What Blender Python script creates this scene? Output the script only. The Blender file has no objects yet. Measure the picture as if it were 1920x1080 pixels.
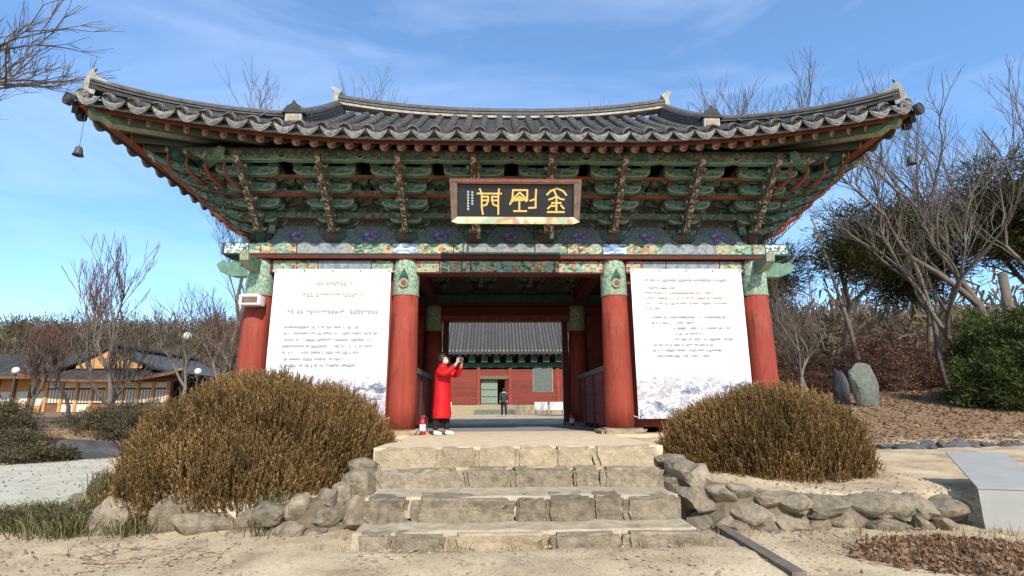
import bpy, bmesh, math, random
import numpy as np
from mathutils import Vector, Matrix, noise
random.seed(7); rng = np.random.default_rng(7)
PI = math.pi
SC = bpy.context.scene
COL = SC.collection

# ------------------------------------------------------------------ camera, sky, sun, exposure
cam_d = bpy.data.cameras.new('camera'); cam = bpy.data.objects.new('camera', cam_d); COL.objects.link(cam)
SC.camera = cam
cam_d.sensor_width = 36; cam_d.lens = 36 * 1.0098 * 1000 / 1920; cam_d.clip_end = 2000; cam_d.clip_start = .05
_p, _y, _r = .2190, .0330, -.0063
F = Vector((math.sin(_y) * math.cos(_p), math.cos(_y) * math.cos(_p), math.sin(_p)))
R = Vector((math.cos(_y), -math.sin(_y), 0)); U = R.cross(F)
R2 = R * math.cos(_r) + U * math.sin(_r); U2 = -R * math.sin(_r) + U * math.cos(_r)
m3 = Matrix((R2, U2, -F)).transposed()
cam.matrix_world = Matrix.Translation((-.356, -11.836, .54)) @ m3.to_4x4()

SUN_EL, SUN_AZ = math.radians(37), math.radians(11)      # azimuth: to the right of the viewer's back
sd = Vector((math.sin(SUN_AZ) * math.cos(SUN_EL), -math.cos(SUN_AZ) * math.cos(SUN_EL), math.sin(SUN_EL)))
sl = bpy.data.lights.new('sun', 'SUN'); sl.energy = 4.2; sl.angle = math.radians(.5); sl.color = (1, .93, .82)
so = bpy.data.objects.new('sun', sl); COL.objects.link(so); so.rotation_euler = sd.to_track_quat('Z', 'Y').to_euler()
W = bpy.data.worlds.new('World'); SC.world = W; W.use_nodes = True
nt = W.node_tree; nt.nodes.clear()
wo = nt.nodes.new('ShaderNodeOutputWorld'); bg = nt.nodes.new('ShaderNodeBackground'); sky = nt.nodes.new('ShaderNodeTexSky')
sky.sky_type = 'NISHITA'; sky.sun_disc = False; sky.sun_elevation = SUN_EL
sky.sun_rotation = PI - SUN_AZ; sky.altitude = 300; sky.air_density = 1.0; sky.dust_density = .4; sky.ozone_density = 3.2
bg.inputs['Strength'].default_value = .15
tc = nt.nodes.new('ShaderNodeTexCoord'); mp = nt.nodes.new('ShaderNodeMapping'); mp.inputs['Scale'].default_value = (1.1, 1.6, 5.5)
mp.inputs['Rotation'].default_value = (.15, .25, .3)
nz = nt.nodes.new('ShaderNodeTexNoise'); nz.inputs['Scale'].default_value = 1.7; nz.inputs['Detail'].default_value = 9; nz.inputs['Roughness'].default_value = .58
nz.inputs['Distortion'].default_value = .5
cr = nt.nodes.new('ShaderNodeValToRGB'); cr.color_ramp.elements[0].position = .42; cr.color_ramp.elements[0].color = (.12, .12, .12, 1)
cr.color_ramp.elements[1].position = .82; cr.color_ramp.elements[1].color = (.46, .46, .46, 1)
mx = nt.nodes.new('ShaderNodeMixRGB'); mx.inputs[2].default_value = (4.9, 5.9, 7.6, 1)
nt.links.new(tc.outputs['Generated'], mp.inputs[0]); nt.links.new(mp.outputs[0], nz.inputs['Vector']); nt.links.new(nz.outputs[0], cr.inputs[0])
nt.links.new(cr.outputs[0], mx.inputs[0]); hsv = nt.nodes.new('ShaderNodeHueSaturation'); hsv.inputs['Saturation'].default_value = 1.24; hsv.inputs['Value'].default_value = 1.28; nt.links.new(sky.outputs[0], hsv.inputs['Color']); nt.links.new(hsv.outputs[0], mx.inputs[1]); nt.links.new(mx.outputs[0], bg.inputs[0]); nt.links.new(bg.outputs[0], wo.inputs[0])
SC.view_settings.view_transform = 'Standard'; SC.view_settings.look = 'None'; SC.view_settings.gamma = 1
SC.view_settings.use_curve_mapping = False; SC.view_settings.exposure = .42

# ------------------------------------------------------------------ materials
def _base(name):
    m = bpy.data.materials.new(name); m.use_nodes = True
    n = m.node_tree.nodes; b = n['Principled BSDF']; return m, m.node_tree, b
def mat(name, c1, c2=None, scale=4, rough=.8, bump=0, bscale=None, rand=0, stretch=(1, 1, 1), detail=6, c3=None, spec=.3, metal=0, contrast=(.3, .7), trans=0, world=False):
    m, t, b = _base(name); L = t.links.new
    b.inputs['Roughness'].default_value = rough; b.inputs['Specular IOR Level'].default_value = spec; b.inputs['Metallic'].default_value = metal
    c2 = c2 or tuple(x * .8 for x in c1)
    co = t.nodes.new('ShaderNodeTexCoord'); ma = t.nodes.new('ShaderNodeMapping'); ma.inputs['Scale'].default_value = stretch
    if world: ge = t.nodes.new('ShaderNodeNewGeometry'); L(ge.outputs['Position'], ma.inputs[0])
    else: L(co.outputs['Object'], ma.inputs[0])
    no = t.nodes.new('ShaderNodeTexNoise'); no.inputs['Scale'].default_value = scale; no.inputs['Detail'].default_value = detail; no.inputs['Roughness'].default_value = .6
    L(ma.outputs[0], no.inputs['Vector'])
    r = t.nodes.new('ShaderNodeValToRGB'); e = r.color_ramp.elements
    e[0].position = contrast[0]; e[0].color = (*c1, 1); e[1].position = contrast[1]; e[1].color = (*c2, 1)
    if c3: q = e.new((contrast[0] + contrast[1]) / 2); q.color = (*c3, 1)
    L(no.outputs[0], r.inputs[0]); out = r.outputs[0]
    if rand:
        oi = t.nodes.new('ShaderNodeObjectInfo'); hs = t.nodes.new('ShaderNodeHueSaturation')
        mr = t.nodes.new('ShaderNodeMapRange'); mr.inputs[3].default_value = 1 - rand; mr.inputs[4].default_value = 1 + rand
        L(oi.outputs['Random'], mr.inputs[0]); L(mr.outputs[0], hs.inputs['Value']); L(out, hs.inputs['Color']); out = hs.outputs[0]
        no.noise_dimensions = '4D'; m2 = t.nodes.new('ShaderNodeMath'); m2.operation = 'MULTIPLY'; m2.inputs[1].default_value = 50
        L(oi.outputs['Random'], m2.inputs[0]); L(m2.outputs[0], no.inputs['W'])
    L(out, b.inputs['Base Color'])
    if bump:
        n2 = t.nodes.new('ShaderNodeTexNoise'); n2.inputs['Scale'].default_value = bscale or scale * 4; n2.inputs['Detail'].default_value = 8; n2.inputs['Roughness'].default_value = .65
        L(ma.outputs[0], n2.inputs['Vector']); bu = t.nodes.new('ShaderNodeBump'); bu.inputs['Strength'].default_value = bump; bu.inputs['Distance'].default_value = .03
        L(n2.outputs[0], bu.inputs['Height']); L(bu.outputs[0], b.inputs['Normal'])
    return m
def column_paint():
    m = mat('red_column_paint', (.31, .052, .028), (.20, .032, .02), 3, .75, .3, 30, stretch=(3, 3, .25), rand=.06, contrast=(.35, .75)); t = m.node_tree; b_ = t.nodes['Principled BSDF']; L = t.links.new
    src = b_.inputs['Base Color'].links[0].from_socket; co = t.nodes.new('ShaderNodeTexCoord'); ma = t.nodes.new('ShaderNodeMapping'); ma.inputs['Scale'].default_value = (9, 9, .55); L(co.outputs['Object'], ma.inputs[0])
    v = t.nodes.new('ShaderNodeTexVoronoi'); v.feature = 'DISTANCE_TO_EDGE'; v.inputs['Scale'].default_value = 1.0; L(ma.outputs[0], v.inputs['Vector'])
    n = t.nodes.new('ShaderNodeTexNoise'); n.inputs['Scale'].default_value = 1.6; n.inputs['Detail'].default_value = 4; L(co.outputs['Object'], n.inputs['Vector'])
    lt = t.nodes.new('ShaderNodeMapRange'); lt.inputs[1].default_value = 0; lt.inputs[2].default_value = .035; lt.inputs[3].default_value = 1; lt.inputs[4].default_value = 0; L(v.outputs['Distance'], lt.inputs[0])
    mr = t.nodes.new('ShaderNodeMapRange'); mr.inputs[1].default_value = .42; mr.inputs[2].default_value = .6; L(n.outputs[0], mr.inputs[0]); mu = t.nodes.new('ShaderNodeMath'); mu.operation = 'MULTIPLY'; L(lt.outputs[0], mu.inputs[0]); L(mr.outputs[0], mu.inputs[1])
    mx = t.nodes.new('ShaderNodeMixRGB'); mx.inputs[2].default_value = (.09, .02, .012, 1); L(mu.outputs[0], mx.inputs[0]); L(src, mx.inputs[1])
    n2 = t.nodes.new('ShaderNodeTexNoise'); n2.inputs['Scale'].default_value = 2.2; n2.inputs['Detail'].default_value = 9; n2.inputs['Roughness'].default_value = .7; L(co.outputs['Object'], n2.inputs['Vector']); r2 = t.nodes.new('ShaderNodeMapRange'); r2.inputs[1].default_value = .52; r2.inputs[2].default_value = .75; r2.inputs[4].default_value = .45; L(n2.outputs[0], r2.inputs[0])
    m3 = t.nodes.new('ShaderNodeMixRGB'); m3.inputs[2].default_value = (.36, .125, .08, 1); L(r2.outputs[0], m3.inputs[0]); L(mx.outputs[0], m3.inputs[1]); L(m3.outputs[0], b_.inputs['Base Color']); return m
def flat(name, c, rough=.6, spec=.3, metal=0):
    return mat(name, c, tuple(x * .86 for x in c), 9, rough, spec=spec, metal=metal)
def paint(name, palette, scale=9, stretch=(1, 1, 1), rough=.65, grime=.35):
    """patches of painted colour (temple painting), with a worn layer"""
    m, t, b = _base(name); L = t.links.new; b.inputs['Roughness'].default_value = rough; b.inputs['Specular IOR Level'].default_value = .2
    co = t.nodes.new('ShaderNodeTexCoord'); ma = t.nodes.new('ShaderNodeMapping'); ma.inputs['Scale'].default_value = stretch; L(co.outputs['Object'], ma.inputs[0])
    v = t.nodes.new('ShaderNodeTexVoronoi'); v.inputs['Scale'].default_value = scale; L(ma.outputs[0], v.inputs['Vector'])
    s = t.nodes.new('ShaderNodeSeparateColor'); L(v.outputs['Color'], s.inputs[0])
    r = t.nodes.new('ShaderNodeValToRGB'); r.color_ramp.interpolation = 'CONSTANT'; e = r.color_ramp.elements
    n = len(palette); e[0].color = (*palette[0], 1); e[1].position = 1 / n; e[1].color = (*palette[1 % n], 1)
    for i in range(2, n): q = e.new(i / n); q.color = (*palette[i], 1)
    L(s.outputs[0], r.inputs[0])
    v2 = t.nodes.new('ShaderNodeTexVoronoi'); v2.feature = 'DISTANCE_TO_EDGE'; v2.inputs['Scale'].default_value = scale; L(ma.outputs[0], v2.inputs['Vector'])
    lt = t.nodes.new('ShaderNodeMath'); lt.operation = 'LESS_THAN'; lt.inputs[1].default_value = .06; L(v2.outputs['Distance'], lt.inputs[0])
    mx = t.nodes.new('ShaderNodeMixRGB'); mx.inputs[2].default_value = (.45, .43, .34, 1); 
    ml = t.nodes.new('ShaderNodeMath'); ml.operation = 'MULTIPLY'; ml.inputs[1].default_value = .25; L(lt.outputs[0], ml.inputs[0])
    L(ml.outputs[0], mx.inputs[0]); L(r.outputs[0], mx.inputs[1])
    no = t.nodes.new('ShaderNodeTexNoise'); no.inputs['Scale'].default_value = 6; no.inputs['Detail'].default_value = 8; L(co.outputs['Object'], no.inputs['Vector'])
    m4 = t.nodes.new('ShaderNodeMixRGB'); m4.inputs[2].default_value = (.12, .1, .07, 1); m5 = t.nodes.new('ShaderNodeMath'); m5.operation = 'MULTIPLY'; m5.inputs[1].default_value = grime
    L(no.outputs[0], m5.inputs[0]); L(m5.outputs[0], m4.inputs[0]); L(mx.outputs[0], m4.inputs[1]); L(m4.outputs[0], b.inputs['Base Color'])
    return m
GREEN = (.022, .10, .06); DGREEN = (.012, .05, .035); TEAL = (.07, .25, .2); CREAM = (.52, .46, .3); REDP = (.33, .045, .022); ORANGE = (.5, .15, .035); MINT = (.2, .38, .27); BLUE = (.06, .1, .35); WHITE = (.72, .72, .7)
M = {}
M['col_red'] = column_paint()
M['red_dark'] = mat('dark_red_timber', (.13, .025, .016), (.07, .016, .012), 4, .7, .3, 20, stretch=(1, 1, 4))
M['red_plank'] = mat('red_plank', (.24, .05, .028), (.15, .03, .02), 4, .7, .3, 20, stretch=(.4, .4, 4), rand=.15)
M['tile'] = mat('roof_tile_clay', (.135, .125, .112), (.06, .056, .051), 7, .65, .35, 40, rand=.18, contrast=(.3, .65))
M['tile_face'] = mat('tile_end_relief', (.33, .31, .275), (.14, .132, .12), 16, .8, .9, 38, rand=.2, contrast=(.3, .6))
M['tile_dark'] = mat('weathered_dark_tile', (.065, .062, .058), (.03, .029, .028), 6, .8, .3, 30)
M['plaster'] = mat('lime_plaster', (.42, .395, .32), (.17, .155, .125), 6, .9, .3, 30, contrast=(.4, .8))
M['green'] = mat('bracket_green', (.035, .115, .08), (.016, .05, .038), 5, .65)
M['green2'] = mat('bracket_pale_green', (.16, .27, .19), (.05, .13, .09), 8, .65)
M['tongue'] = mat('bracket_tip_paint', (.40, .36, .27), (.11, .05, .032), 13, .6, contrast=(.42, .52))
M['block'] = mat('block_paint', (.10, .035, .025), (.03, .06, .04), 9, .6, contrast=(.45, .55))
M['cream'] = mat('cream_paint', (.40, .38, .26), (.14, .17, .10), 14, .65)
M['orange'] = mat('orange_rail_paint', (.26, .07, .03), (.13, .035, .02), 5, .6)
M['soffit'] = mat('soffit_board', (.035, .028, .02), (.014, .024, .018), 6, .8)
M['rafter'] = mat('rafter_paint', (.035, .055, .035), (.075, .045, .03), 4, .7, contrast=(.45, .6), rand=.25)
M['rafter_end'] = mat('rafter_end_flower', (.34, .28, .22), (.2, .05, .035), 24, .6, contrast=(.45, .55))
M['band1'] = paint('painted_band_green', [TEAL, MINT, CREAM, GREEN, (.2, .36, .3), ORANGE], 13, (1, 1, 1.6))
M['band2'] = paint('painted_band_ochre', [(.48, .33, .16), MINT, CREAM, REDP, TEAL, (.45, .38, .22)], 13, (1, 1, 1.6))
M['band3'] = paint('painted_cloud_blue', [(.1, .2, .42), WHITE, (.2, .33, .5), (.5, .6, .68)], 9, (1, 1, 2.2), grime=.2)
M['band4'] = paint('painted_band_grey', [(.2, .25, .3), (.26, .3, .3), (.16, .2, .26), (.32, .32, .3)], 14, (1, 1, 1))
M['capital'] = paint('painted_capital', [(.14, .3, .2), MINT, (.3, .4, .28), TEAL, CREAM, (.25, .38, .3)], 24, (1, 1, 1), grime=.3)
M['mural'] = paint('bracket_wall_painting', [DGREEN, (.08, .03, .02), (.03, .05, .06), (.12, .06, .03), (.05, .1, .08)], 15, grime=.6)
M['dark_pattern'] = paint('dark_beam_pattern', [GREEN, DGREEN, (.10, .035, .02), (.16, .14, .085), DGREEN, (.02, .03, .03)], 16, (1, 1, 1), grime=.5)
M['arm'] = paint('bracket_arm_paint', [(.045, .16, .11), (.03, .10, .075), (.08, .22, .15), (.02, .06, .05), (.14, .22, .14), (.03, .12, .1)], 17, grime=.25)
M['mural_low'] = paint('lower_mural', [(.05, .11, .09), (.10, .15, .13), (.06, .09, .15), (.13, .12, .08)], 18)
M['lotus'] = paint('lotus_paint', [(.09, .09, .28), (.16, .16, .36), (.27, .23, .4), (.07, .06, .22)], 22, grime=.15)
M['beam_end'] = paint('painted_beam_end', [WHITE, (.12, .2, .25), (.5, .55, .5), GREEN], 26, grime=.1)
M['white'] = mat('white_vinyl', (.80, .81, .84), (.77, .78, .81), 2, .45)
M['ink'] = flat('printed_ink', (.40, .40, .40)); M['ink_warm'] = flat('printed_ink_warm', (.6, .44, .33)); M['ink_blue'] = flat('printed_ink_blue', (.38, .40, .45))
M['black'] = flat('black_lacquer', (.012, .012, .014), .35, .5)
M['gold'] = flat('gold_leaf', (.75, .48, .12), .4, .5)
M['pale_ink'] = flat('pale_brush_paint', (.5, .6, .62))
M['frame_brown'] = mat('worn_brown_frame', (.2, .13, .09), (.12, .07, .05), 8, .7)
M['frame_pale'] = paint('painted_frame_edge', [(.72, .64, .36), (.6, .52, .28), (.65, .6, .45), (.4, .5, .3), (.55, .3, .18)], 7, grime=.1)
M['stone'] = mat('grey_granite', (.36, .285, .185), (.13, .105, .075), 11, .95, 1.0, 34, rand=.2, c3=(.25, .20, .135), contrast=(.3, .7), detail=12, world=True)
M['stone_tan'] = mat('tan_granite', (.44, .34, .21), (.25, .2, .13), 12, .95, .9, 34, rand=.15, contrast=(.35, .75), detail=12, world=True)
M['stone_rust'] = mat('rust_stained_stone', (.44, .27, .11), (.46, .36, .22), 4, .95, .8, 26, rand=.1, world=True)
M['stone_pale'] = mat('pale_stone', (.19, .20, .165), (.09, .10, .08), 5, .95, .8, 18, rand=.1, world=True)
M['rock_dark'] = mat('dark_boulder', (.12, .12, .13), (.05, .05, .055), 3, .9, .8, 14, rand=.2)
M['floor'] = mat('packed_earth_floor', (.66, .52, .33), (.42, .33, .21), 5, .95, .5, 30, contrast=(.42, .8), detail=10)
M['floor_shade'] = mat('shade_dark_stone_floor', (.3, .28, .25), (.2, .19, .18), 3, .9, .3, 20)  # stone floor with the shade inside the gate put into its colour
M['bark'] = mat('grey_brown_bark', (.20, .16, .125), (.11, .085, .065), 8, .95, .6, 30, stretch=(1, 1, .3), rand=.15)
M['bark_pale'] = mat('pale_brown_bark', (.20, .165, .125), (.11, .088, .068), 6, .95, .6, 30, stretch=(1, 1, .3), rand=.15)  # bark colour of the pale-trunked trees
M['twig'] = mat('bare_twigs', (.17, .125, .10), (.10, .075, .06), 2, .95)
M['twig_red'] = mat('reddish_bare_twigs', (.22, .10, .075), (.12, .06, .05), 2, .95)
M['steel'] = mat('pale_grey_sheet_metal', (.34, .335, .30), (.29, .285, .255), 2.5, .8, .05, 3, spec=.2)
M['steel_dark'] = flat('dark_steel', (.07, .07, .075), .5)
M['wood_gold'] = mat('new_golden_pine', (.55, .30, .11), (.42, .21, .07), 3, .7, rand=.12)
M['wood_brown'] = mat('brown_timber', (.22, .105, .045), (.13, .06, .03), 3, .7, rand=.12)
M['paper'] = mat('white_paper_panel', (.66, .6, .48), (.52, .46, .36), 2, .8)
M['ground'] = None; M['tread'] = mat('trodden_earth', (.52, .42, .28), (.30, .24, .16), 7, .98, .7, 26); M['soil'] = mat('packed_soil', (.24, .185, .12), (.12, .095, .065), 9, .98, .6, 30)
M['cloth_red'] = mat('red_padded_fabric', (.62, .006, .008), (.46, .004, .006), 5, .55, .15, 12)
M['cloth_black'] = flat('black_cloth', (.014, .014, .018), .85); M['cloth_grey'] = flat('dark_grey_cloth', (.04, .045, .05), .85)
M['skin'] = flat('skin', (.55, .34, .25), .55); M['hair'] = flat('dark_hair', (.02, .016, .014), .5); M['shoe'] = flat('white_shoe', (.7, .68, .62), .6)
M['red_gloss'] = flat('red_gloss_enamel', (.5, .02, .02), .3, .5); M['label'] = flat('white_label', (.7, .68, .66))
M['globe'] = flat('opal_glass', (.8, .8, .74), .3)
M['leaf_dry'] = mat('dry_leaves', (.36, .16, .065), (.2, .09, .045), 3, .9, c3=(.42, .25, .12), contrast=(.3, .7))
M['door_green'] = mat('pale_green_lattice', (.22, .30, .24), (.14, .2, .17), 10, .7)
def leafmat(name, cols, scale=1.6):
    m, t, b = _base(name); L = t.links.new; b.inputs['Roughness'].default_value = .75; b.inputs['Specular IOR Level'].default_value = .15
    at = t.nodes.new('ShaderNodeAttribute'); at.attribute_name = 'tone'
    r = t.nodes.new('ShaderNodeValToRGB'); e = r.color_ramp.elements; n = len(cols)
    e[0].color = (*cols[0], 1); e[1].position = 1; e[1].color = (*cols[-1], 1)
    for i in range(1, n - 1): q = e.new(i / (n - 1)); q.color = (*cols[i], 1)
    L(at.outputs['Fac'], r.inputs[0]); L(r.outputs[0], b.inputs['Base Color'])
    tr = t.nodes.new('ShaderNodeBsdfTranslucent'); L(r.outputs[0], tr.inputs[0]); mxs = t.nodes.new('ShaderNodeMixShader'); mxs.inputs[0].default_value = .25
    L(b.outputs[0], mxs.inputs[1]); L(tr.outputs[0], mxs.inputs[2]); L(mxs.outputs[0], t.nodes['Material Output'].inputs[0])
    return m
M['bush'] = leafmat('winter_bronze_foliage', [(.06, .045, .02), (.14, .09, .034), (.23, .132, .045), (.32, .18, .06), (.43, .27, .11)])
M['pine'] = leafmat('pine_needles', [(.03, .035, .012), (.06, .065, .022), (.10, .09, .035), (.17, .13, .06)])
M['yew'] = leafmat('yellow_green_needles', [(.022, .035, .012), (.045, .07, .018), (.09, .11, .03), (.19, .19, .055)])
M['drywood'] = leafmat('far_winter_wood', [(.07, .05, .035), (.12, .085, .055), (.17, .12, .07), (.12, .13, .05)])
M['redshrub'] = leafmat('russet_shrub_leaves', [(.06, .038, .025), (.13, .07, .045), (.2, .105, .07), (.2, .14, .08)])
M['darkshrub'] = leafmat('dark_shrub_leaves', [(.05, .045, .028), (.1, .08, .045), (.15, .115, .065), (.13, .14, .065)])
M['grass'] = leafmat('grass_blades', [(.04, .055, .018), (.085, .095, .028), (.22, .17, .08), (.32, .25, .14)])
M['litter'] = leafmat('leaf_litter', [(.11, .065, .04), (.20, .115, .06), (.29, .17, .09), (.38, .27, .17)])
M['pebble'] = mat('gravel_bits', (.46, .37, .25), (.24, .19, .13), 9, .95)

# ------------------------------------------------------------------ mesh helpers
class MB:
    def __init__(s): s.v = []; s.f = []; s.m = []; s.k = 0
    def add(s, vs, fs, mi=None):
        o = len(s.v); s.v.extend([tuple(v) for v in vs]); s.f.extend([tuple(i + o for i in f) for f in fs]); s.m.extend([s.k if mi is None else mi] * len(fs)); return s
    def box(s, x0, x1, y0, y1, z0, z1, mi=None):
        vs = [(x, y, z) for z in (z0, z1) for y in (y0, y1) for x in (x0, x1)]
        return s.add(vs, [(0, 2, 3, 1), (4, 5, 7, 6), (0, 1, 5, 4), (2, 6, 7, 3), (0, 4, 6, 2), (1, 3, 7, 5)], mi)
    def obox(s, c, ax, ay, az, mi=None):
        c, ax, ay, az = map(Vector, (c, ax, ay, az))
        vs = [c + ax * i + ay * j + az * k for k in (-1, 1) for j in (-1, 1) for i in (-1, 1)]
        return s.add(vs, [(0, 2, 3, 1), (4, 5, 7, 6), (0, 1, 5, 4), (2, 6, 7, 3), (0, 4, 6, 2), (1, 3, 7, 5)], mi)
    def beam(s, a, b, w, h, mi=None, up=(0, 0, 1)):
        a, b = Vector(a), Vector(b); d = (b - a).normalized(); sd_ = d.cross(Vector(up)).normalized(); u = sd_.cross(d)
        return s.obox((a + b) / 2, d * ((b - a).length / 2), sd_ * (w / 2), u * (h / 2), mi)
    def tube(s, pts, rad, n=8, cap=True, mi=None):
        pts = [Vector(p) for p in pts]; rad = rad if hasattr(rad, '__len__') else [rad] * len(pts)
        vs = []; up = Vector((.13, .21, .97)); 
        for i, p in enumerate(pts):
            d = (pts[min(i + 1, len(pts) - 1)] - pts[max(i - 1, 0)]).normalized()
            a = d.cross(up); a = a.normalized() if a.length > .1 else d.cross(Vector((1, 0, 0))).normalized(); b = d.cross(a)
            for k in range(n):
                t = 2 * PI * k / n; vs.append(p + (a * math.cos(t) + b * math.sin(t)) * rad[i])
        fs = [(i * n + k, i * n + (k + 1) % n, (i + 1) * n + (k + 1) % n, (i + 1) * n + k) for i in range(len(pts) - 1) for k in range(n)]
        if cap: fs += [tuple(range(n))[::-1], tuple(range((len(pts) - 1) * n, len(pts) * n))]
        return s.add(vs, fs, mi)
    def lathe(s, prof, n=16, c=(0, 0, 0), mi=None):
        vs = [(c[0] + r * math.cos(2 * PI * k / n), c[1] + r * math.sin(2 * PI * k / n), c[2] + z) for r, z in prof for k in range(n)]
        fs = [(i * n + k, i * n + (k + 1) % n, (i + 1) * n + (k + 1) % n, (i + 1) * n + k) for i in range(len(prof) - 1) for k in range(n)]
        fs += [tuple(range(n))[::-1], tuple(range((len(prof) - 1) * n, len(prof) * n))]
        return s.add(vs, fs, mi)
    def prism(s, poly, o, ax, ay, an, mi=None, side=None):
        """polygon (u,v) in plane ax,ay at o, extruded both ways by an"""
        o, ax, ay, an = map(Vector, (o, ax, ay, an)); n = len(poly)
        vs = [o + ax * u + ay * v + an * sg for sg in (-1, 1) for u, v in poly]
        s.add(vs, [tuple(range(n))[::-1], tuple(range(n, 2 * n))], mi)
        o2 = len(s.v) - 2 * n; fs = [(i, (i + 1) % n, n + (i + 1) % n, n + i) for i in range(n)]
        s.f.extend([tuple(i + o2 for i in f) for f in fs]); s.m.extend([side if side is not None else (s.k if mi is None else mi)] * n); return s
    def grid(s, P, mi=None):
        a = len(P); b = len(P[0]); return s.add([p for r in P for p in r], [(i * b + j, i * b + j + 1, (i + 1) * b + j + 1, (i + 1) * b + j) for i in range(a - 1) for j in range(b - 1)], mi)
    def mesh(s, name, mats, smooth=False):
        me = bpy.data.meshes.new(name); me.from_pydata(s.v, [], s.f)
        for m_ in (mats if isinstance(mats, (list, tuple)) else [mats]): me.materials.append(m_)
        if any(s.m): me.polygons.foreach_set('material_index', s.m)
        if smooth: me.polygons.foreach_set('use_smooth', [True] * len(s.f))
        me.update(); return me
def link(name, me, parent=None, loc=None, rz=None, sc=None):
    o = bpy.data.objects.new(name, me); COL.objects.link(o)
    if parent: o.parent = parent
    if loc is not None: o.location = loc
    if rz is not None: o.rotation_euler = (0, 0, rz) if not hasattr(rz, '__len__') else rz
    if sc is not None: o.scale = sc if hasattr(sc, '__len__') else (sc,) * 3
    return o
def obj(name, mb, mats, parent=None, smooth=False, **k): return link(name, mb.mesh(name, mats, smooth), parent, **k)
def tag(o, label=None, cat=None, group=None, kind=None):
    if label: o['label'] = label
    if cat: o['category'] = cat
    if group: o['group'] = group
    if kind: o['kind'] = kind
    return o
def thing(name, label, cat, loc=(0, 0, 0), rz=0, group=None):
    o = link(name, None, loc=loc, rz=rz); return tag(o, label, cat, group)
def copy_tree(o, parent=None):
    c = o.copy(); COL.objects.link(c); c.parent = parent
    for ch in list(o.children): copy_tree(ch, c)
    return c
def box_obj(name, b, m, parent=None, **k): return obj(name, MB().box(*b), m, parent, **k)
def np_mesh(name, V, Fq, mats, tone=None, smooth=False):
    """fast mesh from arrays; Fq (n,k) faces"""
    me = bpy.data.meshes.new(name); nv, nf, k = len(V), len(Fq), Fq.shape[1]
    me.vertices.add(nv); me.vertices.foreach_set('co', np.ascontiguousarray(V, dtype=np.float32).ravel())
    me.loops.add(nf * k); me.loops.foreach_set('vertex_index', Fq.astype(np.int32).ravel())
    me.polygons.add(nf); me.polygons.foreach_set('loop_start', np.arange(0, nf * k, k, dtype=np.int32))
    me.polygons.foreach_set('loop_total', np.full(nf, k, dtype=np.int32))
    if smooth: me.polygons.foreach_set('use_smooth', np.ones(nf, dtype=bool))
    me.materials.append(mats)
    if tone is not None:
        a = me.attributes.new('tone', 'FLOAT', 'POINT'); a.data.foreach_set('value', np.asarray(tone, dtype=np.float32))
    me.update(calc_edges=True); return me
def unit(a): return a / np.maximum(np.linalg.norm(a, axis=-1, keepdims=True), 1e-9)
_rc = random.Random(99); CUTS = [[(Vector((_rc.gauss(0, 1), _rc.gauss(0, 1), _rc.gauss(0, 1))).normalized(), _rc.uniform(.30, .42)) for _ in range(7)] for _ in range(8)]
def rock_mesh(name, m, seed, sub=3, flat_=.0, box=False):
    bm = bmesh.new()
    if box:
        bmesh.ops.create_cube(bm, size=1); bmesh.ops.bevel(bm, geom=bm.edges[:] , offset=.09, segments=2, affect='EDGES')
        bmesh.ops.subdivide_edges(bm, edges=[e for e in bm.edges if e.calc_length() > .5], cuts=3, use_grid_fill=True)
    else: bmesh.ops.create_icosphere(bm, subdivisions=sub, radius=.5)
    off = Vector((seed * 3.7, seed * 1.3, seed * 7.1))
    for v in bm.verts:
        p = v.co.copy()
        if not box:
            q = p.normalized(); a = (abs(q.x) ** 3.2 + abs(q.y) ** 3.2 + abs(q.z) ** 3.2) ** (-1 / 3.2); p = q * .5 * a
            nn = noise.noise(q * 1.3 + off) * .28 + noise.noise(q * 2.9 + off) * .13 + noise.noise(q * 7 + off) * .05; p *= 1 + nn
            for cv_ in CUTS[seed % 8]:
                dd = p.dot(cv_[0]) - cv_[1]
                if dd > 0: p -= cv_[0] * dd * .85
        else: p += Vector((noise.noise(p * 2.3 + off), noise.noise(p * 2.3 + off + Vector((9, 0, 0))), noise.noise(p * 2.6 + off + Vector((0, 9, 0))))) * .075 + Vector((noise.noise(p * 9 + off), noise.noise(p * 8 + off + Vector((3, 0, 0))), noise.noise(p * 9 + off + Vector((0, 3, 0))))) * .03
        v.co = p
    me = bpy.data.meshes.new(name); bm.to_mesh(me); bm.free(); me.materials.append(m)
    if not box: me.polygons.foreach_set('use_smooth', [False] * len(me.polygons))
    return me
ROCK = [rock_mesh('stone', M['stone'], i) for i in range(8)]
BRICK = [rock_mesh('stone_block', M['stone'], i, box=True) for i in range(6)]
def place_rock(parent, c, size, name='stone', rz=0, i=None, tilt=(0, 0), me=None, m=None):
    me = me or (ROCK if name == 'stone' else BRICK)[random.randrange(6) if i is None else i]
    if m is not None:
        me = me.copy(); me.materials[0] = m
    o = link(name, me, parent, loc=c, rz=(tilt[0], tilt[1], rz), sc=size); return o

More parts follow.
